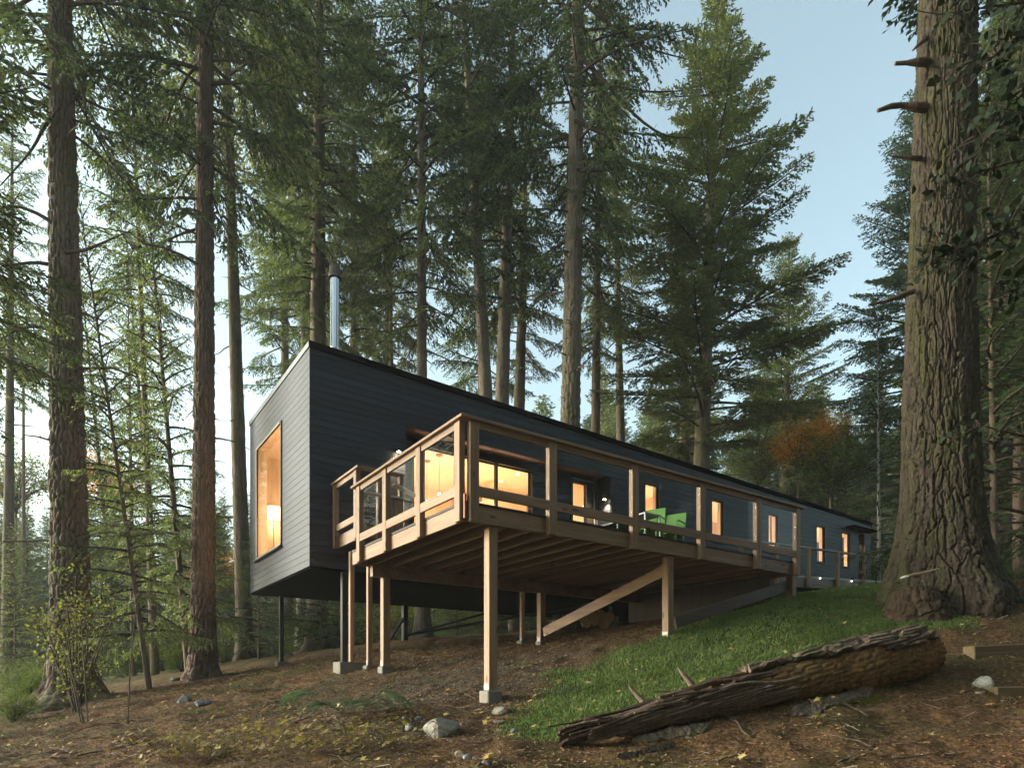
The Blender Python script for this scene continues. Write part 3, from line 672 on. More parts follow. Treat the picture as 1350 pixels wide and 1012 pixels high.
at = N(nt, 'ShaderNodeAttribute', attribute_name='cover'); sep = N(nt, 'ShaderNodeSeparateColor'); L(nt, at.outputs['Color'], sep.inputs[0])
n1 = noise(nt, o, 22, 6, .72); n2 = noise(nt, o, 1.1, 4); n3 = noise(nt, o, 90, 3, .7)
soil = ramp(nt, n1, [(.30, (.018, .010, .006)), (.46, (.080, .044, .022)), (.58, (.155, .088, .042)), (.74, (.26, .175, .10))])
soil = mixc(nt, ramp(nt, n2, [(.45, (0, 0, 0)), (.68, (.7, .7, .7))]), soil, mixc(nt, n1, (.015, .02, .008), (.07, .075, .025)))
vg = N(nt, 'ShaderNodeTexVoronoi'); vg.inputs['Scale'].default_value = 26; L(nt, o, vg.inputs['Vector'])
grav = mixc(nt, ramp(nt, vg.outputs['Distance'], [(.1, (1, 1, 1)), (.5, (0, 0, 0))]), (.02, .016, .012), mixc(nt, vg.outputs['Color'], (.08, .07, .055), (.2, .18, .15)))
c = mixc(nt, math_(nt, 'MULTIPLY', sep.outputs[1], .5), soil, grav)
gcol = mixc(nt, n1, (.022, .026, .010), (.06, .075, .024))
c = mixc(nt, sep.outputs[0], c, gcol)
far = mixc(nt, noise(nt, o, .35, 5, .7), (.055, .075, .025), (.22, .20, .09))
c = mixc(nt, sep.outputs[2], c, far)
hh = math_(nt, 'ADD', n1, math_(nt, 'MULTIPLY', n3, .4))
pbr(nt, c, .95, bump(nt, hh, .9, .03), .12); M_ground = m
ground = fast_mesh('ground', np.stack([X, Y, Zg], -1).reshape(-1, 3), grid_faces(len(gx), len(gy)), M_ground, smooth=True); struct(ground)
ca_ = ground.data.color_attributes.new('cover', 'FLOAT_COLOR', 'POINT'); cc = np.zeros((X.size, 4), np.float32)
cc[:, 0] = lm.ravel(); cc[:, 1] = (gr_(X, Y)*(1-lm)).ravel(); cc[:, 2] = np.clip((np.hypot(X, Y)-19)/12, 0, 1).ravel()
ca_.data.foreach_set('color', cc.ravel())
def surf(x, y):                                    # real surface height incl. detail
    x = np.asarray(x, float); y = np.asarray(y, float)
    l = lawnmask(x, y); return hgt(x, y)+(.055*fbm(x*3.1, y*3.1, s=31, o=4)+.03*np.abs(fbm(x*9, y*9, s=33, o=3)))*(1-.6*l)
# ------------------------------------------------ scatter meshes
def quads(c, d, n, ln, wd, curl=0.):               # diamond leaves: centre, direction, normal
    s = np.cross(d, n); s /= np.linalg.norm(s, axis=1, keepdims=True)+1e-9
    nn = np.cross(s, d); ln = ln[:, None]; wd = wd[:, None]
    p = np.stack([c-d*ln*.5, c+s*wd*.5+nn*ln*curl, c+d*ln*.5, c-s*wd*.5+nn*ln*curl], 1)
    return p.reshape(-1, 3), np.arange(len(c)*4).reshape(-1, 4)
def unit(v): return v/(np.linalg.norm(v, axis=1, keepdims=True)+1e-9)
# grass
n = 420000
bx = RNG.uniform(lawn[:, 0].min()-.3, lawn[:, 0].max()+.3, n); by = RNG.uniform(lawn[:, 1].min()-.3, lawn[:, 1].max()+.3, n)
k = RNG.random(n) < lawnmask(bx, by)*np.clip(.95+1.5*fbm(bx*1.3, by*1.3, s=51, o=5), .06, 1)*np.clip(9./by, .35, 1)**1.2; bx, by = bx[k], by[k]; n = len(bx)
bz = surf(bx, by)-.005; hg = RNG.uniform(.022, .062, n)*(1+.6*fbm(bx*2, by*2, s=52)); an = RNG.uniform(0, 6.283, n); w = RNG.uniform(.004, .007, n)*np.clip(by/9, 1, 1.5)
le = RNG.uniform(.15, .9, n)*hg; la_ = RNG.uniform(0, 6.283, n)
base = np.stack([bx, by, bz], 1); wv = np.stack([np.cos(an)*w, np.sin(an)*w, 0*w], 1); ld = np.stack([np.cos(la_)*le, np.sin(la_)*le, 0*le], 1); up = np.stack([0*hg, 0*hg, hg], 1)
co = np.stack([base-wv, base+wv, base+wv*.7+up*.6+ld*.35, base+up+ld, base-wv*.7+up*.6+ld*.35], 1).reshape(-1, 3)
M_grass = foliage('grass_blade', [(.034, .064, .017), (.072, .125, .03), (.125, .175, .048), (.24, .22, .09)], .3)
stuff(fast_mesh('grass', co, np.arange(n*5).reshape(-1, 5), M_grass), 'short green lawn grass covering the slope below the deck', 'grass')
# leaf and needle litter
def scatter(n, x0, x1, y0, y1, keep):
    x = RNG.uniform(x0, x1, n); y = y0+(y1-y0)*RNG.random(n)**1.25; k = RNG.random(n) < keep(x, y); return x[k], y[k]
x, y = scatter(150000, -11, 11, 5., 18, lambda x, y: (1-.93*lawnmask(x, y))*np.clip(1.1-.7*gr_(x, y), .1, 1)*(np.abs(x) < y*.85+1)*np.clip(.75+.9*fbm(x*.8, y*.8, s=61), .1, 1))
n = len(x); z = surf(x, y)+.006; ang = RNG.uniform(0, 6.283, n)
d = np.stack([np.cos(ang), np.sin(ang), RNG.normal(0, .3, n)], 1); nr = unit(np.stack([RNG.normal(0, .45, n), RNG.normal(0, .45, n)-.15, np.ones(n)], 1))
ln = RNG.uniform(.018, .05, n); wd = ln*RNG.uniform(.12, .75, n)
co, fa = quads(np.stack([x, y, z], 1), unit(d), nr, ln, wd, .12)
M_litter = foliage('fallen_litter', [(.03, .014, .007), (.085, .040, .018), (.135, .070, .030), (.21, .12, .05), (.27, .20, .10), (.10, .08, .03)], .1)
stuff(fast_mesh('leaf_litter', co, fa, M_litter), 'brown and tan needle and leaf litter over the bare slope', 'leaf litter')
# twigs
x, y = scatter(5200, -10, 10, 5., 16, lambda x, y: (1-.85*lawnmask(x, y))*(np.abs(x) < y*.85+1)); n = len(x); z = surf(x, y)+.012
ang = RNG.uniform(0, 6.283, n); d = unit(np.stack([np.cos(ang), np.sin(ang), RNG.normal(0, .22, n)], 1)); ln = RNG.uniform(.06, .34, n)[:, None]/2; r = RNG.uniform(.0018, .005, n)[:, None]
s = unit(np.cross(d, np.array([[0, 0, 1.]]))); t = np.cross(s, d); c = np.stack([x, y, z], 1); r3 = [s, -s*.5+t*.87, -s*.5-t*.87]
co = np.stack([c-d*ln+q*r for q in r3]+[c+d*ln+q*r*.5+s*.02*0 for q in r3], 1).reshape(-1, 3); b_ = np.arange(n)[:, None]*6
fa = np.concatenate([b_+np.array([[i, (i+1) % 3, 3+(i+1) % 3, 3+i]]) for i in range(3)])
stuff(fast_mesh('fallen_twigs', co, fa, foliage('twig_bark', [(.04, .028, .02), (.10, .07, .05), (.2, .16, .12)], 0)), 'small dead twigs lying all over the bare slope', 'twigs')
n = 16000; x, y = scatter(n, -10, 10, 5.2, 16, lambda x, y: (1-lawnmask(x, y))*(1-gr_(x, y))*np.clip(fbm(x*.55+3, y*.55, s=91)*3.2, 0, 1)*np.clip((2.5-x)/5, .15, 1)*(np.abs(x) < y*.85+1))
x = np.repeat(x, 4)+RNG.normal(0, .02, len(x)*4); y = np.repeat(y, 4)+RNG.normal(0, .02, len(y)*4); n = len(x); an = RNG.uniform(0, 6.283, n); z = surf(x, y)+RNG.uniform(.01, .07, n)
d = unit(np.stack([np.cos(an), np.sin(an), RNG.normal(.2, .4, n)], 1)); nr = unit(np.stack([RNG.normal(0, .4, n), RNG.normal(0, .4, n)-.2, np.ones(n)], 1)); ln = RNG.uniform(.02, .055, n)
co, fa = quads(np.stack([x, y, z], 1), d, nr, ln, ln*RNG.uniform(.35, .7, n), .1)
stuff(fast_mesh('low_weeds', co, fa, foliage('weed_leaf', [(.03, .038, .010), (.06, .07, .02), (.10, .10, .03), (.17, .13, .05)], .3)), 'low green weeds growing in patches on the bare slope', 'weeds')
for i in range(26):                                # sticks and fallen branches lying about
    px, py = random.uniform(20, 640), random.uniform(925, 1008)
    if i > 17: px, py = random.uniform(900, 1340), random.uniform(935, 1008)
    p = ghit(px, py); a_ = random.uniform(0, 3.14); L_ = random.uniform(.3, .9); m = MB(); P = []
    for q in range(6):
        t = q/5-.5; xx, yy = p.x+math.cos(a_)*L_*t+random.gauss(0, .012), p.y+math.sin(a_)*L_*t+random.gauss(0, .012); P.append(Vector((xx, yy, float(surf(xx, yy))+.02+random.uniform(0, .015)))-p)
    m.tube(P, [random.uniform(.006, .014)*(1.1-.12*q) for q in range(6)], 5); e = P[3]+Vector((random.uniform(-.12, .12), random.uniform(-.12, .12), .03)); m.tube([P[2], (P[2]+e)/2+Vector((0, 0, .01)), e], [.005, .004, .002], 4)
    o = m.build('fallen_stick', D.materials.get('twig_bark_s') or bark('twig_bark_s', (.03, .022, .016), (.14, .11, .085), None, 3), smooth=True); o.location = p; tag(o, 'thin dead stick fallen on the bare slope', 'stick', 'dead sticks lying on the slope')
# gravel under the deck
OC = np.array([(1, 0, 0), (0, 1, 0), (-1, 0, 0), (0, -1, 0), (0, 0, .7), (0, 0, -.7)], float); OF = np.array([(0, 1, 4), (1, 2, 4), (2, 3, 4), (3, 0, 4), (1, 0, 5), (2, 1, 5), (3, 2, 5), (0, 3, 5)])
x, y = scatter(60000, -5.5, 6, 7.2, 16, lambda x, y: gr_(x, y)*(1-lawnmask(x, y))*.45+.012*(y < 11)); n = len(x); z = surf(x, y)+.004
r = RNG.uniform(.006, .02, n)*(1+.9*(RNG.random(n) < .04)); q = RNG.uniform(.6, 1.3, (n, 6, 3)); an = RNG.uniform(0, 6.28, n)
v = OC[None]*q*r[:, None, None]; v = np.stack([v[..., 0]*np.cos(an)[:, None]-v[..., 1]*np.sin(an)[:, None], v[..., 0]*np.sin(an)[:, None]+v[..., 1]*np.cos(an)[:, None], v[..., 2]], -1)
co = (v+np.stack([x, y, z], 1)[:, None]).reshape(-1, 3); fa = (np.arange(n)[:, None, None]*6+OF[None]).reshape(-1, 3)
stuff(fast_mesh('gravel', co, fa, foliage('gravel_stone', [(.05, .042, .035), (.12, .10, .08), (.2, .18, .155), (.3, .28, .25)], 0)), 'grey brown gravel spread on the slope below the deck', 'gravel')
# maple leaves
def maple_outline():
    tips = [(0, 1.0), (38, .62), (62, .92), (95, .5), (118, .72), (150, .3)]
    pts = []
    for i, (a, r) in enumerate(tips):
        pts.append((a, r)); 
        if i < len(tips)-1: pts.append(((a+tips[i+1][0])/2, .36))
    P = [(r*math.sin(R(a)), r*math.cos(R(a))) for a, r in pts]
    return np.array(P+[(0, -.15)]+[(-x, y) for x, y in P[:0:-1]])
MO = maple_outline()
def maple_leaves(c, d, n, sz, curl):
    s = unit(np.cross(d, n)); nn = np.cross(s, d); k = len(MO)
    rad = np.hypot(MO[:, 0], MO[:, 1])
    p = c[:, None]+s[:, None]*(MO[None, :, :1]*sz[:, None, None])+d[:, None]*(MO[None, :, 1:]*sz[:, None, None])+nn[:, None]*(rad[None, :, None]**2*curl[:, None, None]*sz[:, None, None])
    return p.reshape(-1, 3), np.arange(len(c)*k).reshape(-1, k)
M_mleaf = foliage('fallen_maple_leaf', [(.16, .07, .025), (.30, .17, .05), (.34, .25, .10), (.42, .36, .18), (.22, .12, .05)], .15)
x, y = scatter(1500, -9, 9, 5.2, 16, lambda x, y: np.where((x < 0.), .6, .3)*(np.abs(x) < y*.82+.5)); 
n = len(x); z = surf(x, y)+.03+.05*lawnmask(x, y); an = RNG.uniform(0, 6.283, n)
d = unit(np.stack([np.cos(an), np.sin(an), RNG.normal(0, .25, n)], 1)); nr = unit(np.stack([RNG.normal(0, .35, n), RNG.normal(0, .35, n)-.3, np.ones(n)], 1))
co, fa = maple_leaves(np.stack([x, y, z], 1), d, nr, RNG.uniform(.035, .085, n), RNG.uniform(-.35, .5, n))
stuff(fast_mesh('maple_leaves', co, fa, M_mleaf), 'dry tan and orange maple leaves scattered over grass and soil', 'fallen leaves')
# ------------------------------------------------ rocks
def rock(px, py, w, label, hf=.6, col=((.10, .095, .085), (.30, .28, .25)), name='rock', grp=None, seed=0, Y=None):
    p = ghit(px, py) if Y is None else pt(px, py, Y); s = w/F*p.y/2
    nu, nv = 28, 18; th = np.linspace(0, 2*np.pi, nu, endpoint=False); ph = np.linspace(0, np.pi, nv); T_, P_ = np.meshgrid(th, ph)
    d = np.stack([np.sin(P_)*np.cos(T_), np.sin(P_)*np.sin(T_), np.cos(P_)], -1)
    rr = 1+.28*fbm(d[..., 0]*1.2+seed, d[..., 1]*1.2, d[..., 2]*1.2, s=seed, o=4); 
    for k in range(7):                              # flat chipped facets
        nv_ = unit(np.random.default_rng(seed*9+k).normal(size=(1, 3)))[0]; h = np.random.default_rng(seed*7+k).uniform(.68, .9)
        dp = (d*rr[..., None])@nv_; rr = np.where(dp > h, rr*h/np.maximum(dp, 1e-6), rr)
    v = d*rr[..., None]*np.array([s, s*.8, s*hf])
    m, nt = nmat('stone'); o_ = objc(nt); c = mixc(nt, ramp(nt, noise(nt, o_, 7/max(s, .05)*.3, 6, .7), [(.35, (0, 0, 0)), (.65, (1, 1, 1))]), col[0], col[1])
    pbr(nt, c, .85, bump(nt, noise(nt, o_, 40, 4), .5, .01), .2)
    ob = fast_mesh(name, v.reshape(-1, 3), grid_faces(nu, nv, True), m, smooth=False, loc=(p.x, p.y, p.z+s*hf*.35)); ob.rotation_euler = (0, 0, seed)
    return tag(ob, label, 'rock', grp)
rock(583, 968, 54, 'large pale boulder half buried in the brown slope below the deck', .62, ((.10, .09, .07), (.28, .26, .23)), 'boulder', seed=3)
rock(661, 940, 32, 'flat pointed stone lying just below the tall corner post footing', .4, ((.12, .10, .08), (.28, .25, .19)), seed=5)
rock(244, 926, 18, 'pale grey rock at the left of the pair near the red brown trunk', .9, ((.08, .09, .095), (.22, .235, .25)), seed=6)
rock(268, 930, 26, 'dark grey broken rock beside a smaller pale one on the left slope', .5, ((.05, .055, .06), (.2, .21, .23)), seed=7)
rock(232, 897, 22, 'low mossy rock beside the base of the red brown trunk', .4, ((.06, .07, .05), (.15, .17, .12)), seed=8)
rock(1296, 908, 26, 'white angular rock beside the short lower timber on the right', .95, ((.16, .155, .14), (.40, .39, .36)), seed=9)
rock(1291, 916, 16, 'small greenish rock tucked under the white angular rock', .5, ((.12, .11, .07), (.25, .23, .16)), seed=10)
rock(540, 962, 15, 'rounded grey stone left of the large boulder', .9, seed=12)
rock(552, 949, 12, 'small dark stone behind the large boulder, towards the fern', .7, ((.05, .05, .05), (.15, .15, .15)), seed=13)
rock(534, 948, 10, 'small tan stone closest to the fern', .7, seed=14)
rock(606, 998, 16, 'brown stone at the top of the row of stones by the picture edge', .8, ((.1, .08, .06), (.25, .2, .15)), seed=15)
rock(616, 1000, 12, 'blue grey stone in the row of stones at the bottom edge', .9, ((.12, .14, .17), (.34, .37, .4)), seed=16)
rock(626, 1004, 14, 'dark rounded stone in the row of stones at the bottom edge', .7, ((.06, .06, .06), (.2, .19, .18)), seed=17)
rock(640, 1009, 15, 'last stone of the row, furthest right at the bottom edge', .7, seed=18)
rock(660, 952, 22, 'thin flat brown stone below the pointed pale stone', .22, ((.1, .075, .06), (.22, .17, .14)), seed=19)
rock(678, 966, 16, 'small blue grey rock at the foot of the lawn edge', .6, ((.08, .09, .11), (.2, .22, .25)), seed=20)
# ------------------------------------------------ timbers on the right
def timber(p, q, w, h, label):
    d = (Vector(q)-Vector(p)).to_2d(); an = math.atan2(d.y, d.x); L_ = (Vector(q)-Vector(p)).length
    m = MB(); m.box(0, L_, -w/2, w/2, -h*.45, h); o = m.build('landscape_timber', wood('old_timber', (.09, .06, .028), (.18, .125, .065), 0, isl=0), bevel=.012)
    o.location = p; o.rotation_euler = (0, -math.asin((q[2]-p[2])/L_), an); return tag(o, label, 'timber')
p = ghit(1277, 866); q = p+Vector((2.4, .25, .12)); timber(p, q, .2, .14, 'long upper landscape timber running off the right edge')
p = ghit(1309, 916); q = p+Vector((1.8, .1, .02)); timber(p, q, .12, .09, 'shorter lower timber beside the white rock at the right edge')
# ------------------------------------------------ the fallen log
pL, pR = ghit(742, 985), ghit(1222, 886); pR = pt(1222, 886, pR.y); ax = pR-pL; LL = ax.length; axu = ax.normalized()
side = axu.cross(Vector((0, 0, 1))).normalized(); upv = side.cross(axu)
log = empty('fallen_log', pL, 0, 'split and hollow rotten log lying along the foot of the lawn', 'log')
def logpt(t, th, r): # th=0 up, positive towards the viewer (side)
    c = pL+ax*t+upv*(.10+.20*abs(t)**1.1+.035*np.sin(t*5)); return c+(upv*math.cos(th)+side*math.sin(th))*r
def rlog(t): return .13+.19*min(1, t*1.25)
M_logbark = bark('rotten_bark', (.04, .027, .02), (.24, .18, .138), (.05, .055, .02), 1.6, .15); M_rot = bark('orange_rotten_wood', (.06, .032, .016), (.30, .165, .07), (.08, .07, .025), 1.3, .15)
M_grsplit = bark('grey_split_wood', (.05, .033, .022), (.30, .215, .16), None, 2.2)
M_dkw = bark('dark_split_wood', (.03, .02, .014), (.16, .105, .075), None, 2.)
def shell(name, t0, t1, thf0, thf1, mat, rad, nu, nt_, thick, nz, seed, cu=9, cv=1.6):
    t = np.linspace(t0, t1, nt_); P = []
    TH_ = np.stack([np.linspace(thf0(tt), thf1(tt), nu) for tt in t]); T2 = np.repeat(t[:, None], nu, 1); S2_ = T2*LL; RL = np.array([rlog(tt) for tt in t])[:, None]; RA = np.array([rad(tt) for tt in t])[:, None]
    f1, f2, _ = cells(TH_*RL*cu+.8*fbm(TH_*2, S2_*1.6, s=seed, o=4), S2_*cv+.5*fbm(TH_*3, S2_*3, s=seed+1), s=seed); groove = np.clip((f2-f1)*2.6, 0, 1)
    r_out = RA*(1+.10*fbm(TH_*1.1, S2_*1.1, s=seed+2, o=4))+nz*(groove-.5)*2+nz*.5*fbm(TH_*6, S2_*7, s=seed+4)
    r_in = RA-thick+nz*.8*fbm(TH_*5, S2_*4, s=seed+7); jt = .012*fbm(TH_*3, TH_*0+seed, s=seed)
    A3 = lambda v: np.array(v)[None, None]
    for lay, rr_ in enumerate((r_out, r_in)):
        tt = T2.copy(); tt[0] += jt[0]; tt[-1] += jt[-1]
        c = A3(ax)*tt[..., None]+A3(upv)*(.10+.20*np.abs(tt)**1.1+.035*np.sin(tt*5))[..., None]
        P.append((c+(A3(upv)*np.cos(TH_)[..., None]+A3(side)*np.sin(TH_)[..., None])*rr_[..., None]).reshape(-1, 3))
    P = np.concatenate(P)
    n1 = nu*nt_; g = grid_faces(nu, nt_); fa = [g[:, ::-1], g+n1]
    e = []
    for i in range(nt_-1):
        for c0 in (0, nu-1): k = i*nu+c0; q = [k, k+nu, k+nu+n1, k+n1]; e.append(q if c0 else q[::-1])
    for j_ in range(nu-1):
        for r0 in (0, nt_-1): k = r0*nu+j_; q = [k, k+1, k+1+n1, k+n1]; e.append(q if r0 == 0 else q[::-1])
    return fast_mesh(name, P, np.concatenate(fa+[np.array(e)]), mat, smooth=True, parent=log)
ss = lambda t, a, b: float(np.clip((t-a)/(b-a), 0, 1)**2*(3-2*np.clip((t-a)/(b-a), 0, 1)))
# solid rotten core of the right half
core = lambda t: (rlog(t)-.035)*(.72+.28*ss(t, .42, .6))*(1+.05*math.sin(t*17)+.04*math.sin(t*43))
shell('rotten_core', .36, 1.0, lambda t: -math.pi, lambda t: math.pi, M_rot, core, 110, 240, .12, .014, 3, 14, 5)
m = MB(); ring = [logpt(.992, k/24*2*math.pi, core(1)*.97)-pL for k in range(24)]; m.add(ring, [tuple(range(24))]); m.build('broken_end', M_rot, log)
# bark over the top and the near side, ragged lower edge
shell('bark_slab', .46, .985, lambda t: -1.7, lambda t: .3+.75*ss(t, .5, .95)+.10*math.sin(t*31)+.06*math.sin(t*77), M_logbark, lambda t: rlog(t)+.022, 130, 300, .06, .026, 11, 16, 2.0)
# the open trough of the left half: far wall and near wall
shell('trough_far_wall', 0.0, .56, lambda t: -2.3, lambda t: -.95+.25*math.sin(t*26)+.45*ss(t, .36, .5), M_dkw, lambda t: rlog(t)*(.80+.2*math.sin(t*9)**2), 50, 180, .03, .018, 5, 26, .7)
shell('trough_near_wall', .05, .55, lambda t: 1.1+.12*math.sin(t*33)+.3*ss(1-t, .6, .95)+.7*ss(t, .42, .55), lambda t: 2.6-.5*ss(t, .4, .55), M_grsplit, lambda t: rlog(t)*(.92+.12*t), 60, 220, .04, .022, 6, 30, .6)
shell('trough_floor', 0.0, .5, lambda t: 1.8, lambda t: 4.4, M_dkw, lambda t: rlog(t)*.62, 24, 60, .03, .014, 9)
for i, (t0, t1, th, r, w) in enumerate(((.02, .35, -.2, .10, .035), (.08, .42, .7, .13, .028), (.22, .55, .35, .17, .03), (.12, .3, -1.2, .17, .02), (.3, .6, -.5, .20, .03), (.0, .3, .9, .15, .022), (.25, .58, .75, .19, .025), (.15, .5, 1.0, .17, .02), (.05, .4, 1.25, .16, .026), (.3, .62, 1.15, .20, .02), (.1, .35, .2, .08, .02), (.2, .48, -.9, .19, .02), (.35, .6, .1, .15, .02))):
    m = MB(); pts = [logpt(t0+(t1-t0)*k/7, th+.2*math.sin(k+i), r+.015*math.sin(k*2+i))-pL for k in range(8)]; m.tube(pts, [w*(.35+.65*math.sin(math.pi*(k+.6)/8.5)) for k in range(8)], 6); m.build('split_splinter', M_grsplit if i % 2 else M_dkw, log)
rl = random.Random(9)
for i in range(26):
    t0 = rl.uniform(-.03, .42); ln_ = rl.uniform(.08, .30); th = rl.uniform(-2.0, 2.3); r_ = rl.uniform(.08, .2)*(.8+.5*t0); m = MB(); k = 6; dv = rl.uniform(-.05, .10)
    pts = [logpt(t0+ln_*q/(k-1), th, r_+dv*(1-q/(k-1))**2+rl.uniform(-.006, .006))-pL for q in range(k)]; w0 = rl.uniform(.008, .024)
    for q in range(k-1): m.bar(pts[q], pts[q+1]+(pts[q+1]-pts[q])*.05, w0*(.5+.5*math.sin(math.pi*(q+.8)/k))*2.2, w0*.7, up=(rl.uniform(-.6, .6), rl.uniform(-.6, .6), 1))
    m.build('split_splinter', (M_grsplit, M_dkw, M_rot)[i % 3], log)
for (x0, y0, x1, y1, yo) in ((828, 902, 858, 932, 0), (893, 878, 918, 906, 0)):
    tt = (x1-742)/480; Yb = (pL+ax*tt).y+.05; m = MB(); a_ = pt(x1, y1+6, Yb); b_ = pt(x0, y0, Yb+.05); m.tube([a_-pL, (a_*.6+b_*.4)-pL+Vector((.01, 0, 0)), (a_*.25+b_*.75)-pL, b_-pL], [.042, .034, .024, .006], 8); m.build('branch_stub', M_logbark, log)
# loose slab in front
def slab(px0, py0, px1, py1, w, label, name='bark_fragment'):
    p, q = ghit(px0, py0), ghit(px1, py1); d = q-p; n_l, n_w = 120, 30; t = np.linspace(0, 1, n_l); s_ = np.linspace(-1, 1, n_w); T_, S_ = np.meshgrid(t, s_, indexing='ij')
    ww = w*(1+.35*fbm(T_*4, S_*0, s=3))*np.clip(np.sin(np.pi*(T_*.9+.05))*1.8, .25, 1); pr = Vector((-d.y, d.x, 0)).normalized()
    x = d.x*T_+pr.x*S_*ww; y = d.y*T_+pr.y*S_*ww; zb_ = surf(p.x+x, p.y+y)-p.z
    zt = zb_+.028*(1-S_**2)+.012+.03*fbm(T_*14, S_*4.5, s=5)+.012*fbm(T_*50, S_*9, s=6)
    co = np.concatenate([np.stack([x, y, zt], -1).reshape(-1, 3), np.stack([x, y, zb_-.03], -1).reshape(-1, 3)]); g = grid_faces(n_w, n_l); n1 = n_w*n_l
    e = [[i*n_w, (i+1)*n_w, (i+1)*n_w+n1, i*n_w+n1] for i in range(n_l-1)]+[[i*n_w+n_w-1, i*n_w+n_w-1+n1, (i+1)*n_w+n_w-1+n1, (i+1)*n_w+n_w-1] for i in range(n_l-1)]
    return tag(fast_mesh(name, co, np.concatenate([g, (g+n1)[:, ::-1], np.array(e)]), M_logbark, smooth=True, loc=p), label, 'bark')
slab(832, 978, 935, 962, .13, 'loose slab of grey bark in front of the hollow half of the log')
slab(815, 1002, 890, 984, .03, 'thin split stick of wood lying lowest in front of the log')
slab(1040, 944, 1150, 912, .10, 'low mossy bark pieces under the middle of the log')
# mossy mound strips
def mossy(px, py, w, d_, label):
    p = ghit(px, py); n = 900; x = RNG.normal(0, w, n); y = RNG.normal(0, d_, n); z = surf(p.x+x, p.y+y)-p.z+.02
    dd = unit(RNG.normal(size=(n, 3))*np.array([1, 1, .5])); co, fa = quads(np.stack([x, y, z], 1), dd, unit(RNG.normal(size=(n, 3))+np.array([0, 0, 2.])), RNG.uniform(.02, .045, n), RNG.uniform(.008, .02, n), .2)
    o = fast_mesh('moss', co, fa, foliage('moss_tuft', [(.03, .035, .008), (.08, .085, .015), (.13, .12, .02)], .2), loc=p); stuff(o, label, 'moss')
mossy(1150, 905, .22, .08, 'yellow green moss on the ground under the log'); mossy(1125, 925, .2, .05, 'mossy patch in front of the middle of the log')

# ================================================================== TREES
def trunk_mesh(name, Hh, rfun, mat, nu=24, nvv=160, seed=0, plates=9, depth=.05, vs=2.2, flare=0, parent=None, stubs=0, bow=0., ztop=None, lim=None):
    zz = np.linspace(0, 1, nvv)**1.25*Hh-.4; th = np.linspace(0, 2*np.pi, nu, endpoint=False)
    T_, Z_ = np.meshgrid(th, zz); r0 = rfun(np.maximum(Z_, 0))
    wx = T_/(2*np.pi)*plates; wz_ = Z_*vs*(1.5 if plates > 12 else 1)
    wx = wx+.35*fbm(np.cos(T_)*1.4+seed, np.sin(T_)*1.4, Z_*1.1, s=seed, o=3); wz_ = wz_+.5*fbm(np.cos(T_)*2+seed, np.sin(T_)*2, Z_*1.7, s=seed+3, o=3)
    f1, f2, idv = cells(wx, wz_, s=seed, px=plates); g = np.clip((f2-f1)*2.4, 0, 1)**.7
    fine = fbm(np.cos(T_)*r0*16, np.sin(T_)*r0*16, Z_*5, s=seed+9, o=4)
    r = r0*(1+depth*(g-.75+.6*(idv-.5)*g+.6*fine)+.04*fbm(np.cos(T_)*1.2, np.sin(T_)*1.2, Z_*.4, s=seed+5))
    if flare: 
        lob = .5+.5*np.cos(T_*5+seed+.8*np.sin(T_*2)); r = r+flare*np.exp(-np.maximum(Z_, 0)/(.55*1.0+.2))*(.45+.9*lob*np.exp(-np.maximum(Z_, -.1)/.35))
    x = np.cos(T_)*r+bow*np.sin(np.pi*np.clip(Z_/Hh, 0, 1)); y = np.sin(T_)*r
    co = [np.stack([x, y, Z_], -1).reshape(-1, 3)]; fa = [grid_faces(nu, nvv, True)]; n0 = nu*nvv
    rg = np.random.default_rng(seed+77); m = MB()
    for k in range(stubs):
        h = rg.uniform(1.5, Hh*.55) if lim is None else rg.uniform(*lim); az = rg.uniform(0, 6.28); rr = float(rfun(np.array([h]))[0]); Ls = rg.choice([.12, .3, .8, 1.6], p=[.45, .3, .15, .1])*rg.uniform(.6, 1.3)
        pts = []; 
        for q in range(6):
            s_ = q/5; pts.append(((rr*.8+Ls*s_)*math.cos(az+.25*s_*rg.normal()), (rr*.8+Ls*s_)*math.sin(az+.25*s_*rg.normal()), h+Ls*(.15*s_-.35*s_*s_)))
        m.tube(pts, [.032*(.5+Ls*.4)*(1-.75*q/5) for q in range(6)], 5, cap=False)
    if m.v: co.append(np.array(m.v)); fa.append(np.array(m.f)+n0)
    return fast_mesh(name, np.concatenate(co), np.concatenate(fa), mat, smooth=True, parent=parent)
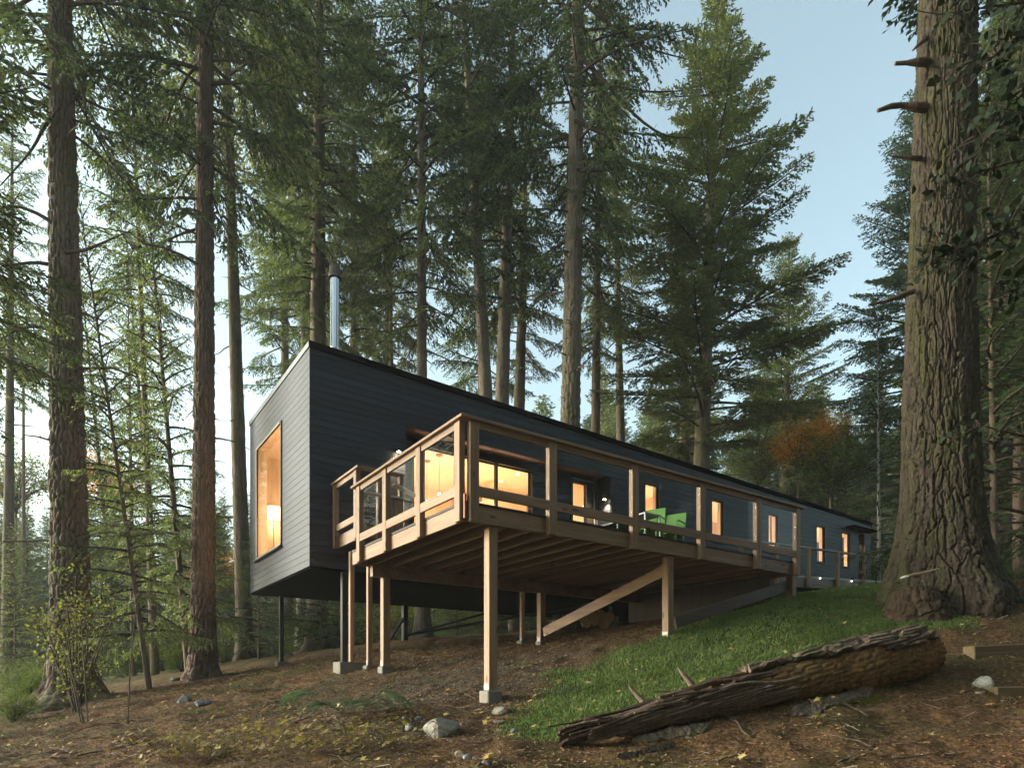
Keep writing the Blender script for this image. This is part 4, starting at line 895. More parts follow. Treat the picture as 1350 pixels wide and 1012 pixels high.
def crown_mesh(name, seed, Hh, cb, Rm, nprim, prof, mats, ls=.15, lw=.042, elev=(-5, 40), droop=.10, hang=.5, sec=.13, leafstep=.055, sweep=.9, gap=0., tris=True):
    rg = np.random.default_rng(seed); segs = []; wood_v = MB(); LC, LD, LN_, LS = [], [], [], []
    sec_a, sec_b = [], []
    for i in range(nprim):
        t = ((i+rg.random())/nprim)**.92; h = cb+(Hh-cb)*t; az = i*2.39996+rg.normal(0, .35)
        L_ = Rm*prof(t)*rg.uniform(.55, 1.12)
        if rg.random() < gap: L_ *= .35
        L_ = max(L_, .25)
        e = R(elev[0]+(elev[1]-elev[0])*t+rg.normal(0, 7)); k = droop*(1-t*.75)*rg.uniform(.6, 1.5)
        S = np.linspace(0, 1, 10); rad = S*L_*math.cos(e); bend = rg.normal(0, .16)
        a_ = az+bend*S; zc = h+S*L_*math.sin(e)-k*(S**1.7)*L_*1.6+.05*L_*S**4
        P = np.stack([rad*np.cos(a_), rad*np.sin(a_), zc], 1)
        rr = .010+.011*L_; wood_v.tube([tuple(p) for p in P], [rr*(1-.85*s)+.002 for s in S], 4, cap=False)
        ns = max(4, int(L_*.9/sec)*2); t2 = np.linspace(.10+.22*(1-t)*(L_ > 1.5), 1, ns)+rg.normal(0, .01, ns); t2 = np.clip(t2, 0, 1)
        ti = t2*9; j = np.minimum(ti.astype(int), 8); f = (ti-j)[:, None]; B = P[j]*(1-f)+P[j+1]*f; dirp = unit(P[j+1]-P[j])
        sd = np.where(np.arange(ns) % 2, 1, -1)[:, None]; lat = unit(np.cross(dirp, np.array([[0, 0, 1.]])))*sd
        an = R(1)*rg.uniform(38, 68, ns)[:, None]; d2 = unit(dirp*np.cos(an)+lat*np.sin(an)+np.array([[0, 0, -1.]])*rg.uniform(.05, .5, ns)[:, None]*hang)
        l2 = (.34*L_*(1-t2)**.75*np.clip(t2*5, .5, 1)+.14)*rg.uniform(.55, 1.25, ns); l2 = np.minimum(l2, 1.25)
        segs.append((B, d2, l2))
    B = np.concatenate([s[0] for s in segs]); d2 = np.concatenate([s[1] for s in segs]); l2 = np.concatenate([s[2] for s in segs])
    n3 = np.maximum(3, (l2/leafstep).astype(int)); idx = np.repeat(np.arange(len(B)), n3)
    pos = np.concatenate([np.linspace(.12, 1, k) for k in n3]); c = B[idx]+d2[idx]*(pos*l2[idx])[:, None]; c[:, 2] -= hang*.28*(pos**1.6)*l2[idx]
    n = len(c); lat = unit(np.cross(d2[idx], np.array([[0, 0, 1.]])))*np.where(rg.random(n) < .5, 1, -1)[:, None]
    an = rg.uniform(.15, 1.15, n)[:, None]; dd = unit(d2[idx]*np.cos(an)+lat*np.sin(an)+np.stack([rg.normal(0, .18, n), rg.normal(0, .18, n), rg.normal(-.28*hang, .28, n)], 1))
    nr = unit(np.stack([rg.normal(0, .5, n), rg.normal(0, .5, n), np.ones(n)], 1)); ln = ls*rg.uniform(.55, 1.3, n)*(1.15-.45*pos)
    cen = c+dd*(ln*.45)[:, None]; co, fa = quads(cen, dd, nr, ln, lw*rg.uniform(.6, 1.4, n), .05)
    # thin side twigs
    n_s = len(B); up_ = np.array([[0, 0, 1.]]); sx = unit(np.cross(d2, up_))*.006; E = B+d2*l2[:, None]; E[:, 2] -= hang*.28*l2
    tw = np.stack([B-sx, B+sx, E+sx*.4, E-sx*.4], 1).reshape(-1, 3); 
    co2 = np.concatenate([co, np.array(wood_v.v), tw]); n1, n2 = len(co), len(wood_v.v)
    f2 = np.concatenate([fa, np.array(wood_v.f)+n1, np.arange(len(tw)).reshape(-1, 4)+n1+n2]); mi = np.concatenate([np.zeros(len(fa)), np.ones(len(wood_v.f)+n_s)])
    return fast_mesh(name, co2, f2, mats, mi, link=False)
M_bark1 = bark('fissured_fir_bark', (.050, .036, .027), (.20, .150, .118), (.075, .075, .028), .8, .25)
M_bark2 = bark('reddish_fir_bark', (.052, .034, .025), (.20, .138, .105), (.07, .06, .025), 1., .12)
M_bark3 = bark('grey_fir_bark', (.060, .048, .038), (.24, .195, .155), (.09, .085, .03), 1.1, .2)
M_twig = plain('twig_wood', (.055, .042, .032), .9, spec=.1)
def folmat(nm, k, g=1.): return foliage(nm, [tuple(x*k*g_ for x, g_ in zip(c, (1, 1, g))) for c in ((.022, .040, .026), (.045, .075, .036), (.095, .135, .06), (.16, .185, .075))], .45, desat=.25)
M_f1 = folmat('fir_needles_dark', 1.); M_f2 = foliage('fir_needles_olive', [(.05, .075, .028), (.12, .15, .045), (.20, .225, .07), (.30, .30, .11)], .45, desat=.3)
M_f3 = foliage('fir_needles_blue', [(.022, .048, .034), (.045, .085, .058), (.08, .13, .082), (.13, .175, .10)], .4, desat=.3)
M_f4 = foliage('hemlock_needles', [(.035, .062, .026), (.08, .12, .045), (.14, .18, .07), (.22, .235, .10)], .55, desat=.3)
pA = lambda t: min(1, .45+2.2*t)*(1-t)**.62
pB = lambda t: min(1, .7+1.3*t)*(1-t)**.58+.05
pC = lambda t: (1-t)**.85+.06
CR = {}
def mk(k, *a, **kw): CR[k] = crown_mesh(*a, **kw)
def mats(m_): return [m_, M_twig]
kwA = dict(sec=.105, leafstep=.046, ls=.17, lw=.055)
mk('A1', 'crown', 101, 32, 13, 4.4, 118, pA, mats(M_f1), elev=(-10, 35), droop=.17, hang=.9, gap=.12, **kwA)
mk('A2', 'crown', 102, 32, 11., 4.6, 122, pA, mats(M_f1), elev=(-14, 35), droop=.19, hang=1.05, gap=.15, **kwA)
mk('A3', 'crown', 103, 30, 14, 3.9, 98, pA, mats(M_f2), elev=(-6, 40), droop=.14, hang=.85, gap=.2, **kwA)
mk('B1', 'crown', 104, 27, 7.0, 5.3, 165, pB, mats(M_f2), elev=(2, 46), droop=.07, hang=.35, ls=.18, lw=.06, sec=.10, leafstep=.042, gap=.16)
mk('B2', 'crown', 105, 24, 4.5, 4.6, 180, pB, mats(M_f3), elev=(-2, 48), droop=.10, hang=.5, ls=.19, lw=.065, sec=.12, leafstep=.052)
mk('C1', 'crown', 106, 9, .7, 2.1, 110, pC, mats(M_f4), elev=(0, 45), droop=.16, hang=.7, ls=.12, lw=.038, sec=.10, leafstep=.05)
mk('C2', 'crown', 107, 6, .5, 1.7, 76, pC, mats(M_f4), elev=(5, 50), droop=.2, hang=.8, ls=.11, lw=.035, sec=.10, leafstep=.05)
mk('F1', 'crown', 108, 24, 3.0, 4.3, 230, pB, mats(M_f4), elev=(-5, 45), droop=.14, hang=.6, ls=.34, lw=.13, sec=.20, leafstep=.11)
mk('F2', 'crown', 109, 22, 3.0, 3.9, 210, pB, mats(M_f3), elev=(-5, 45), droop=.14, hang=.6, ls=.34, lw=.13, sec=.20, leafstep=.11)
def setmat(o, m_): 
    o.material_slots[0].link = 'OBJECT'; o.material_slots[0].material = m_
def put_crown(root, key, sc=(1, 1, 1), rz=0, mat=None, z=0):
    c = D.objects.new('crown', CR[key].data); COL.objects.link(c); c.parent = root; c.scale = sc; c.rotation_euler = (0, 0, rz); c.location = (0, 0, z)
    if mat: setmat(c, mat)
    return c
def tree(lab, p1, p2, Y, wpx, ywid, H_, key=None, csc=1., cxy=None, mat=None, bk=None, flare=0, seed=0, stubs=10, nu=20, nv_=150, name='fir_tree', cat='tree', grp=None, plates=8, depth=.09, bow=0, cz=None, taper=.8, lim=None, extra=()):
    P1 = pt(*p1, Y); P2 = pt(*p2, Y); k = (P2.x-P1.x)/(P2.z-P1.z)
    x = P1.x; 
    for _ in range(4): z = H1(x, Y); x = P1.x+k*(z-P1.z)
    root = empty(name, (x, Y, z), 0, lab, cat, grp); root.rotation_euler = (0, math.atan(k), 0)
    rm = wpx/F*Y/2; zm = (HY-ywid)/F*Y-z; r0 = rm/max(.2, (1-zm/H_)**taper)
    rf = lambda h: r0*np.maximum(.02, 1-h/H_)**taper
    trunk_mesh('trunk', H_*.985, rf, bk or M_bark1, nu, nv_, seed, plates, depth, 2.2, flare*r0*2, root, stubs, bow, lim=lim)
    if key:
        me_h = {'A1': 32, 'A2': 32, 'A3': 30, 'B1': 27, 'B2': 24, 'C1': 9, 'C2': 6, 'F1': 24, 'F2': 22}[key]; s = H_/me_h
        put_crown(root, key, ((cxy or s)*csc, (cxy or s)*csc, cz or s), seed*1.3, mat)
        for (k2, rz, mt, sc2) in extra: put_crown(root, k2, sc2, rz, mt)
    return root
# main trunks: measured from the photograph
T_left = tree('thick dark trunk nearest the left edge with broken dead branches', (95, 900), (84, 300), 15.5, 36, 450, 33, 'A1', 1.05, mat=M_f1, flare=.75, seed=1, stubs=46, nu=150, nv_=900, plates=21, depth=.17, lim=(2, 15))
tree('straight reddish brown trunk just left of the house', (268, 880), (271, 30), 17, 24, 450, 34, 'A2', .95, bk=M_bark2, flare=.3, seed=2, stubs=50, nu=120, nv_=800, plates=17, depth=.16, lim=(2, 18))
tree('slim trunk between the reddish one and the house wall', (318, 700), (297, 20), 21, 16, 500, 32, 'A3', 1.0, flare=.25, seed=3, stubs=30, lim=(4, 18), nu=32, nv_=200)
tree('dark dense fir directly behind the flue pipe', (418, 850), (421, 20), 24, 19, 400, 34, 'A1', 1.0, mat=M_f1, bk=M_bark1, flare=.4, seed=4, stubs=20, nu=32, nv_=200, cz=1.06, extra=(('A2', 2.2, M_f1, (.8, .8, .95)),))
tree('mossy trunk seen under the house beside the black column', (399, 850), (404, 250), 28, 12, 500, 28, 'A3', .9, bk=M_bark3, flare=.2, seed=5, stubs=15)
tree('tall grey trunk right of the flue pipe', (557, 830), (555, 20), 24, 13, 450, 33, 'A2', 1.0, mat=M_f1, bk=M_bark3, flare=.7, seed=6, stubs=26, nu=32, nv_=200)
tree('thin far trunk between the flue pipe and the tall grey trunk', (511, 480), (512, 100), 34, 9, 480, 31, 'A3', .95, bk=M_bark3, seed=7, stubs=14)
tree('leaning trunk on the left of the close pair above the deck', (641, 520), (612, 20), 26, 14, 350, 33, 'A3', 1.0, bk=M_bark3, seed=8, stubs=26, mat=M_f1, nu=32, nv_=200)
tree('trunk on the right of the close pair above the deck', (662, 525), (677, 20), 27, 15, 350, 33, 'A1', .95, bk=M_bark3, seed=9, stubs=26, nu=32, nv_=200)
tree('short mossy trunk just right of the close pair', (685, 520), (691, 300), 31, 12, 430, 26, 'A3', .9, seed=10, stubs=14)
T_mid = tree('tall bare brown trunk above the middle of the deck', (752, 550), (762, 20), 22, 22, 350, 36, 'A2', .95, bk=M_bark3, flare=.2, seed=11, stubs=60, nu=90, nv_=600, plates=14, depth=.13, lim=(6, 26), mat=M_f1)
tree('thin far trunk right of the tall bare brown trunk', (818, 560), (812, 250), 35, 9, 450, 30, 'A3', .95, bk=M_bark3, seed=12, stubs=12, mat=M_f2)
tree('big full fir with pointed top standing against the open sky', (925, 605), (944, 60), 30, 18, 520, 28.2, 'B1', 1.15, flare=.2, seed=13, stubs=14, bk=M_bark3, nu=32, nv_=200, cz=1.045, )
tree('slim trunk just left of the big full fir', (903, 600), (902, 400), 33, 10, 500, 21, 'B2', .75, seed=14, stubs=10, bk=M_bark3, mat=M_f2)
tree('medium fir right of and behind the big full fir', (1035, 600), (1040, 350), 45, 9, 520, 25, 'B1', 1.15, seed=15, stubs=8, mat=M_f2)
tree('blue green fir partly hidden by the huge trunk', (1203, 700), (1205, 200), 33, 12, 600, 24.6, 'B2', 1.0, seed=16, stubs=4, mat=M_f3)
tree('pale orange trunk at the right edge', (1343, 740), (1344, 100), 25, 11, 500, 30, 'A3', .9, bk=M_bark2, seed=17, stubs=20)
tree('slim dark trunk right of the huge trunk base', (1312, 750), (1306, 400), 16.5, 8, 600, 13, 'C1', 1.1, mat=M_f1, seed=18, stubs=14, name='young_tree')
tree('pale thin pole like trunk beyond the end of the house', (1159, 760), (1158, 600), 29, 4.2, 680, 13, 'C1', .9, seed=19, stubs=4, name='young_tree', bk=bark('pale_alder_bark', (.2, .19, .17), (.45, .43, .4)))
# thin trunks at the left
tree('mossy straight thin trunk between the two big left trunks', (204, 880), (186, 400), 20, 8, 600, 21, 'A3', .9, seed=20, stubs=26, mat=M_f4)
tree('leaning young trunk closest to the big left trunk', (196, 900), (146, 553), 16, 6, 750, 13, 'C1', .55, seed=21, stubs=26, name='young_tree')
tree('leaning young trunk just left of the reddish trunk', (247, 870), (211, 452), 18, 7, 700, 15, 'C1', .55, seed=22, stubs=30, name='young_tree')
tree('thin grey trunk left of the leaning young trunk', (176, 880), (172, 600), 22, 5, 700, 14, 'C1', .55, seed=23, stubs=12, name='young_tree')
tree('far trunk glimpsed low between the thin trunks', (212, 870), (190, 600), 26, 6, 700, 18, 'C1', .55, seed=24, stubs=12, name='young_tree')
tree('trunk seen under the house behind the timber posts', (519, 830), (516, 500), 29, 9, 700, 24, 'A3', .8, seed=25, stubs=12, bk=M_bark3)
tree('dark leaning trunk low at the left among young firs', (272-120, 820), (140, 700), 24, 6, 760, 16, 'C1', .55, seed=26, stubs=10, name='young_tree')
# trees just outside the frame whose branches reach in
tree('dark fir outside the left edge reaching boughs over the corner', (-120, 880), (-150, 300), 11, 40, 500, 28, 'A2', 1.0, mat=M_f1, seed=27, stubs=10, cz=.55, cxy=.9)
tree('dark fir outside the right edge with drooping boughs', (1420, 740), (1440, 200), 20, 16, 500, 26, 'B2', 1.0, mat=M_f1, seed=28, stubs=8)
# filling firs in the middle distance
fill = [(378, 36, 32, 'A3', M_f4), (470, 30, 32, 'A1', M_f1), 
        (636, 38, 33, 'A2', M_f4), (782, 30, 30, 'A1', M_f2), (10, 30, 28, 'A3', M_f4), (1320, 30, 27, 'B2', M_f1), (1275, 38, 27, 'B2', M_f2)]
fl_lab = 'tall dark fir filling the forest between the nearer trunks'
for i, (px, Yv, Hv, kk, mt) in enumerate(fill):
    tree(fl_lab, (px, 850), (px+random.uniform(-8, 8), 200), Yv, 9+random.uniform(-2, 4), 500, Hv, kk, random.uniform(.85, 1.05), mat=mt, seed=40+i, stubs=14, nu=12, nv_=90, grp='tall firs filling the middle distance')
# far forest, copies of two low-detail trees
def fproto(key, Hh):
    r = empty('forest_tree', (0, 0, -500), 0, 'distant conifer in the forest wall behind the house', 'tree', 'distant conifers behind the house')
    trunk_mesh('trunk', Hh*.97, lambda h: .26*np.maximum(.03, 1-h/Hh)**.8, M_bark3, 8, 40, 60, 6, .06, parent=r, stubs=5); put_crown(r, key); return r
P1_, P2_ = fproto('F1', 24), fproto('F2', 22)
pts_, used = [], []
rg = np.random.default_rng(5)
def toplim(px):                                    # highest picture row a far tree may reach there
    return float(np.interp(px, [-300, 0, 150, 330, 480, 560, 650, 740, 860, 980, 1060, 1100, 1150, 1230, 1290, 1400, 1700], [560, 600, 640, 630, 610, 630, 565, 505, 480, 480, 450, 480, 430, 390, 250, 250, 200]))
cnt = 0
while cnt < 150:
    Yv = rg.uniform(34, 120)**1.0; px = rg.uniform(-260, 1620); Xv = (px-CX)/F*Yv
    a_, b_ = ab(Xv, Yv)
    if Yv < 44 and 840 < px < 1130: continue
    if px < 420 and rg.random() < .15: continue
    if any(math.hypot(Xv-u[0], Yv-u[1]) < 2.6+Yv*.02 for u in pts_): continue
    z = H1(Xv, Yv); lim = toplim(px)+rg.uniform(-15, 80); Hh = (HY-lim)/F*Yv-z
    if Hh < 5: Hh = 5
    Hh = min(Hh, 34); pr, ph = (P1_, 24) if rg.random() < .6 else (P2_, 22); s = Hh/ph
    pts_.append((Xv, Yv)); loc = (Xv, Yv, z-.2); sx = max(s, .5)*rg.uniform(.85, 1.2)
    if cnt < 2: r = (P1_, P2_)[cnt]; s = Hh/(24, 22)[cnt]; r.location = loc; r.scale = (sx, sx, s)
    else: r = dup(pr, loc, rg.uniform(0, 6.28), (sx, sx, s))
    mt = [M_f4, M_f2, M_f3, M_f4][int(rg.integers(4))]
    for c_ in r.children:
        if c_.name.startswith('crown'): setmat(c_, mt)
    cnt += 1
# understory saplings and shrubs
def sproto(name, key, Hh, lab, cat, grp, th=.05):
    r = empty(name, (0, 0, -500), 0, lab, cat, grp); trunk_mesh('trunk', Hh*.95, lambda h: th*np.maximum(.05, 1-h/Hh), M_bark1, 6, 24, 61, 5, .05, parent=r); put_crown(r, key); return r
S1 = sproto('sapling', 'C1', 9, 'young feathery hemlock growing under the taller trees', 'tree', 'young hemlocks in the undergrowth'); S2 = sproto('sapling', 'C2', 6, 'small feathery hemlock in the undergrowth', 'tree', 'small hemlocks in the undergrowth')
def bush_mesh(seed, n, rx, rz_, ls, lw, mats_, nst=14, maple=False, zc=.55):
    rg = np.random.default_rng(seed); m = MB(); tips = []
    for i in range(nst):
        az = rg.uniform(0, 6.28); e = rg.uniform(.25, 1.); L_ = rg.uniform(.6, 1.05); tp = np.array([rx*L_*math.cos(az)*(1-e*.55), rx*L_*math.sin(az)*(1-e*.55), rz_*2*zc*L_*(.35+e*.75)])
        bp = [tp*t*np.array([1, 1, 1])+np.array([0, 0, .12*math.sin(3*t)])*rx+rg.normal(0, .02, 3)*rx for t in np.linspace(0, 1, 6)]; m.tube([tuple(q) for q in bp], [.018*rx*(1-.8*t)+.002 for t in np.linspace(0, 1, 6)], 4, cap=False)
        tips += bp[2:]+[bp[-1]]*2
        for q in range(5):
            b = bp[rg.integers(1, 6)]; d = rg.normal(0, 1, 3); d[2] = abs(d[2])*.5; d /= np.linalg.norm(d); e_ = b+d*rx*rg.uniform(.2, .45); m.tube([tuple(b), tuple((b+e_)/2+rg.normal(0, .02, 3)*rx), tuple(e_)], [.007*rx+.001, .005*rx+.001, .002], 3, cap=False); tips += [e_, (b+e_)/2]
    tips = np.array(tips); k = rg.integers(0, len(tips), n); c = tips[k]+rg.normal(0, .13*rx, (n, 3))*np.array([1, 1, .7])
    d = unit(rg.normal(size=(n, 3))*np.array([1, 1, .6])+np.array([0, 0, -.25])); nr = unit(rg.normal(0, .6, (n, 3))+np.array([0, 0, 1.]))
    if maple: co, fa = maple_leaves(c, d, nr, ls*rg.uniform(.6, 1.2, n), rg.uniform(-.3, .3, n))
    else: co, fa = quads(c, d, nr, ls*rg.uniform(.6, 1.3, n), lw*rg.uniform(.6, 1.3, n), .08)
    co2 = np.concatenate([co, np.array(m.v)]); f2 = np.array(m.f)+len(co)
    return fast_mesh('foliage', co2, [fa, f2], mats_, np.concatenate([np.zeros(len(fa)), np.ones(len(f2))]), link=False).data
def bush(me, name, lab, cat, loc, s=1, rz=0, grp=None, mat=None):
    o = D.objects.new(name, me); COL.objects.link(o); o.location = loc; o.rotation_euler = (0, 0, rz); o.scale = s if hasattr(s, '__len__') else (s, s, s); tag(o, lab, cat, grp)
    if mat: setmat(o, mat)
    return o
M_bl = foliage('shrub_leaf_green', [(.03, .055, .012), (.065, .10, .02), (.12, .15, .03), (.22, .22, .05)], .4)
M_bo = foliage('maple_leaf_orange', [(.08, .10, .02), (.42, .15, .02), (.62, .27, .05), (.50, .33, .06)], .5)
M_by = foliage('yellow_green_leaf', [(.06, .08, .02), (.13, .15, .035), (.22, .21, .05), (.30, .23, .06)], .45)
M_bg2 = foliage('pale_shrub_leaf', [(.06, .085, .035), (.11, .14, .06), (.18, .2, .09), (.24, .22, .11)], .45)
BM1 = bush_mesh(1, 5200, 1.6, 1.4, .085, .05, mats(M_bl)); BM2 = bush_mesh(2, 4200, 1.7, 1.0, .10, .05, mats(M_bg2)); BM3 = bush_mesh(3, 5600, 2.6, 2.6, .14, .08, mats(M_bo), 16)
cnt = 0; used = []
spots = []
while cnt < 80:
    Yv = rg.uniform(20, 48); px = rg.uniform(-200, 1500); Xv = (px-CX)/F*Yv; a_, b_ = ab(Xv, Yv)
    if A0-1.0 < a_ < A1+1.5 and b_ < BW+1.2: continue
    if any(math.hypot(Xv-u[0], Yv-u[1]) < 1.7 for u in spots): continue
    if Yv < 23 and px < 330 and rg.random() < .5: continue
    spots.append((Xv, Yv)); z = H1(Xv, Yv); pr = S1 if rg.random() < .55 else S2; s = rg.uniform(.6, 1.25)
    if 330 < px < 900: s *= .8
    if cnt < 2: r = (S1, S2)[cnt]; r.location = (Xv, Yv, z-.1); r.scale = (s, s, s)
    else: r = dup(pr, (Xv, Yv, z-.1), rg.uniform(0, 6.28), (s, s, s))
    for c_ in r.children:
        if c_.name.startswith('crown'): setmat(c_, [M_f4, M_f2, M_f4, M_f3][int(rg.integers(4))])
    cnt += 1
cnt = 0
while cnt < 90:
    Yv = rg.uniform(19, 60); px = rg.uniform(-200, 1500); Xv = (px-CX)/F*Yv; a_, b_ = ab(Xv, Yv)
    if A0-2.0 < a_ < A1+2.5 and b_ < BW+1.6: continue
    if any(math.hypot(Xv-u[0], Yv-u[1]) < 1.5 for u in spots): continue
    spots.append((Xv, Yv)); z = H1(Xv, Yv); s = rg.uniform(.55, 1.2)*(1+Yv/90)
    bush(BM1 if rg.random() < .5 else BM2, 'shrub', 'leafy shrub in the undergrowth beneath the trees', 'shrub', (Xv, Yv, z-.05), s, rg.uniform(0, 6.28), 'shrubs in the undergrowth', [M_bl, M_bg2, M_by, M_bl, M_bg2][int(rg.integers(5))]); cnt += 1
def bpx(me, name, lab, cat, px, py, Yv, s, mat=None, rz=0):   # centre of the bush's foliage at a pixel
    p = pt(px, py, Yv); return bush(me, name, lab, cat, (p.x, Yv, H1(p.x, Yv)-.05), s, rz, None, mat)
def maple(px, py, Yv, s, mat, lab, rz):               # small maple: stem up to the foliage
    p = pt(px, py, Yv); g = H1(p.x, Yv); zz = p.z-g-1.3*s; r = empty('maple_tree', (p.x, Yv, g), 0, lab, 'tree')
    m = MB(); m.tube([(0, 0, -.3), (.05, 0, zz*.5), (0, .05, zz+.3)], [.10*s, .08*s, .05*s], 8); m.build('trunk', M_bark3, r)
    o = D.objects.new('crown', BM3); COL.objects.link(o); o.parent = r; o.location = (0, 0, zz); o.scale = (s, s, s); o.rotation_euler = (0, 0, rz); setmat(o, mat)
maple(1052, 590, 31, .85, M_bo, 'bright orange maple glowing above the roof of the house', 0)
maple(1100, 578, 34, .6, M_bo, 'smaller orange maple right of the bright orange one', 2)
maple(1095, 620, 30, .9, M_bl, 'green and yellow maple low behind the roof end', 4)
maple(1000, 600, 36, 1.2, M_bg2, 'pale green broadleaf tree behind the roof, left of the orange maple', 1)
maple(150, 640, 45, 1.3, M_bo, 'faded orange maple far behind the young left trunks', 3)
maple(20, 640, 40, 1.2, M_by, 'yellowing maple at the far left edge', 5)
maple(300, 760, 48, 1.2, M_bo, 'orange maple far off beside the reddish trunk', 2.5)
maple(30, 470, 38, 1.3, M_bg2, 'pale leafy tree high at the far left edge', 1.5)
maple(1245, 620, 36, 1.2, M_by, 'yellow green maple beyond the huge trunk', 1.9)
maple(1320, 640, 30, .9, M_by, 'yellow leaved maple between the huge trunk and the right edge', 2.9)
# shrub with yellow leaves in front of the big left trunk
BM4 = bush_mesh(4, 1500, .9, 1.6, .055, .04, mats(M_by), 16, zc=.75)
p = pt(100, 940, 13.4); bush(BM4, 'vine_shrub', 'spindly yellow green shrub in front of the big left trunk', 'shrub', (p.x, 13.4, H1(p.x, 13.4)-.05), (1.2, 1.2, 1.25), 1)
for (px, py, Yv, s, lab) in ((40, 900, 15.5, .55, 'green bush low at the left edge'), (240, 880, 20, .5, 'green bush behind the small thin trunks'), (170, 872, 23, .6, 'green clump beside the big left trunk base'), (20, 930, 13.2, .4, 'small grassy bush at the lower left corner')):
    bpx(BM1, 'shrub', lab, 'shrub', px, py, Yv, s, M_bl, px)
# bare stems
def stems(px, py, Yv, hts, lab):
    p = ghit(px, py); r = empty('bare_stem', p, 0, lab, 'plant')
    for i, (dx, top, lean) in enumerate(hts):
        m = MB(); m.tube([(dx, 0, -.05), (dx+lean*.4, 0, top*.5), (dx+lean, .03, top)], [.016, .012, .006], 6); m.build('stem', M_bark1, r)
stems(168, 952, 12, [(0, 1.9, .12)], 'single dark bare stem standing on the left slope')
stems(107, 952, 12, [(0, 1.3, -.35), (.06, 1.6, -.5), (.12, 1.9, -.15)], 'three leaning bare stems below the big left trunk')
# ferns and ground plants
def fern(px, py, s, lab, nf=18, seed=0, mat=None):
    p = ghit(px, py); rg = np.random.default_rng(seed); C, Dd, Nn, Ls = [], [], [], []
    for i in range(nf):
        az = rg.uniform(0, 6.28); L_ = s*rg.uniform(.6, 1.1)
        for side_ in (-1, 1):
            t = np.linspace(.08, 1, 26); rad = L_*np.sin(t*1.25)/.95; z = L_*(1.5*t-1.35*t*t)+.02; P = np.stack([rad*math.cos(az), rad*math.sin(az), z], 1); dr = unit(np.gradient(P, axis=0))
            lat = np.array([-math.sin(az), math.cos(az), 0])*side_; ll = s*.17*np.sin(np.pi*(t*.85+.12))+.01; d = unit(lat[None]+dr*.35+np.array([[0, 0, -.15]])); C.append(P+d*ll[:, None]*.5); Dd.append(d); Nn.append(np.tile([[0, 0, 1.]], (26, 1))); Ls.append(ll)
    C = np.concatenate(C); ll = np.concatenate(Ls); co, fa = quads(C, np.concatenate(Dd), np.concatenate(Nn), ll, ll*.22+.004, 0)
    return tag(fast_mesh('fern', co, fa, mat or foliage('fern_frond', [(.03, .075, .035), (.055, .12, .055), (.09, .165, .08)], .35), loc=p), lab, 'fern')
fern(462, 952, .85, 'green sword fern on the slope left of the boulder', 20, 1)
fern(500, 944, .5, 'smaller darker fern just right of the sword fern', 12, 2)
fern(1340, 770, .75, 'blue green fern clump at the right edge behind the huge trunk', 26, 4)
fern(322, 912, .34, 'tiny fern on the left slope', 9, 5)
fern(275, 944, .3, 'low green fern below the grey rocks', 12, 6, M_grass)
M_yp = foliage('yellow_bramble_leaf', [(.05, .065, .022), (.13, .095, .035), (.20, .17, .05), (.30, .19, .06), (.34, .30, .15)], .35)
def yplant(px, py, n, w, lab, seed):
    p = ghit(px, py); rg = np.random.default_rng(seed); x = rg.normal(0, w, n); y = rg.normal(0, w*.55, n); g = surf(p.x+x, p.y+y)-p.z; z = g+rg.uniform(.03, .26, n)
    an = rg.uniform(0, 6.28, n); d = unit(np.stack([np.cos(an), np.sin(an), rg.normal(-.1, .3, n)], 1)); nr = unit(np.stack([rg.normal(0, .35, n), rg.normal(0, .35, n)-.25, np.ones(n)], 1)); c = np.stack([x, y, z], 1)
    co, fa = maple_leaves(c, d, nr, rg.uniform(.03, .08, n), rg.uniform(-.2, .3, n))
    m = MB()
    for i in range(0, n, 3): m.tube([(x[i]*.8, y[i]*.8, g[i]-.02), (x[i], y[i], z[i])], .003, 3, cap=False)
    f2 = np.array(m.f)+len(co)
    return stuff(fast_mesh('bramble', np.concatenate([co, np.array(m.v)]), [fa, f2], mats(M_yp), np.concatenate([np.zeros(len(fa)), np.ones(len(f2))]), loc=p), lab, 'plant')
yplant(310, 985, 210, .62, 'yellowing low bramble at the bottom left of the slope', 1); yplant(410, 992, 120, .42, 'yellow leaved bramble right of the larger one', 2)
yplant(480, 985, 130, .38, 'orange and yellow bramble below the sword fern', 3); yplant(250, 1005, 120, .25, 'pale bramble leaves at the bottom edge', 4); yplant(1085, 955, 18, .07, 'tiny green plant in front of the log', 5)
# ------------------------------------------------ the huge trunk
YT = 11.4; gT = H1((1243-CX)/F*YT, YT); Yb = YT
zs_ = [-.6, .0, .25, .6, 1.1, 1.9, 3.2, 5.0, 9.8, 14, 24]; 
def zpx(py): return (HY-py)/F*YT-gT
zk = [-.6, zpx(782), zpx(765), zpx(740), zpx(700), zpx(650), zpx(550), zpx(400), zpx(0), 16, 30]
rk = [w/F*YT/2 for w in (166, 148, 134, 120, 104, 93, 85, 77, 63, 44, 8)]
ck = [(c-CX)/F*YT for c in (1246, 1245, 1243, 1241, 1240, 1240, 1240, 1240, 1250, 1252, 1256)]
Hh = 30; nu, nvv = 460, 1500; zz = -.6+(Hh+.6)*np.linspace(0, 1, nvv)**1.5; th = np.linspace(0, 2*np.pi, nu, endpoint=False); T_, Z_ = np.meshgrid(th, zz)
r0 = np.interp(Z_, zk, rk); r0 = np.where(Z_ < 3, r0, r0)
wx = T_/(2*np.pi)*30+.75*fbm(np.cos(T_)*3.2, np.sin(T_)*3.2, Z_*1.6, s=71, o=5); wy = Z_*1.5+1.2*fbm(np.cos(T_)*4, np.sin(T_)*4, Z_*2.2, s=72, o=4)
f1, f2, idv = cells(wx, wy, s=73, px=30); g = np.clip((f2-f1)*4.2, 0, 1)**.6
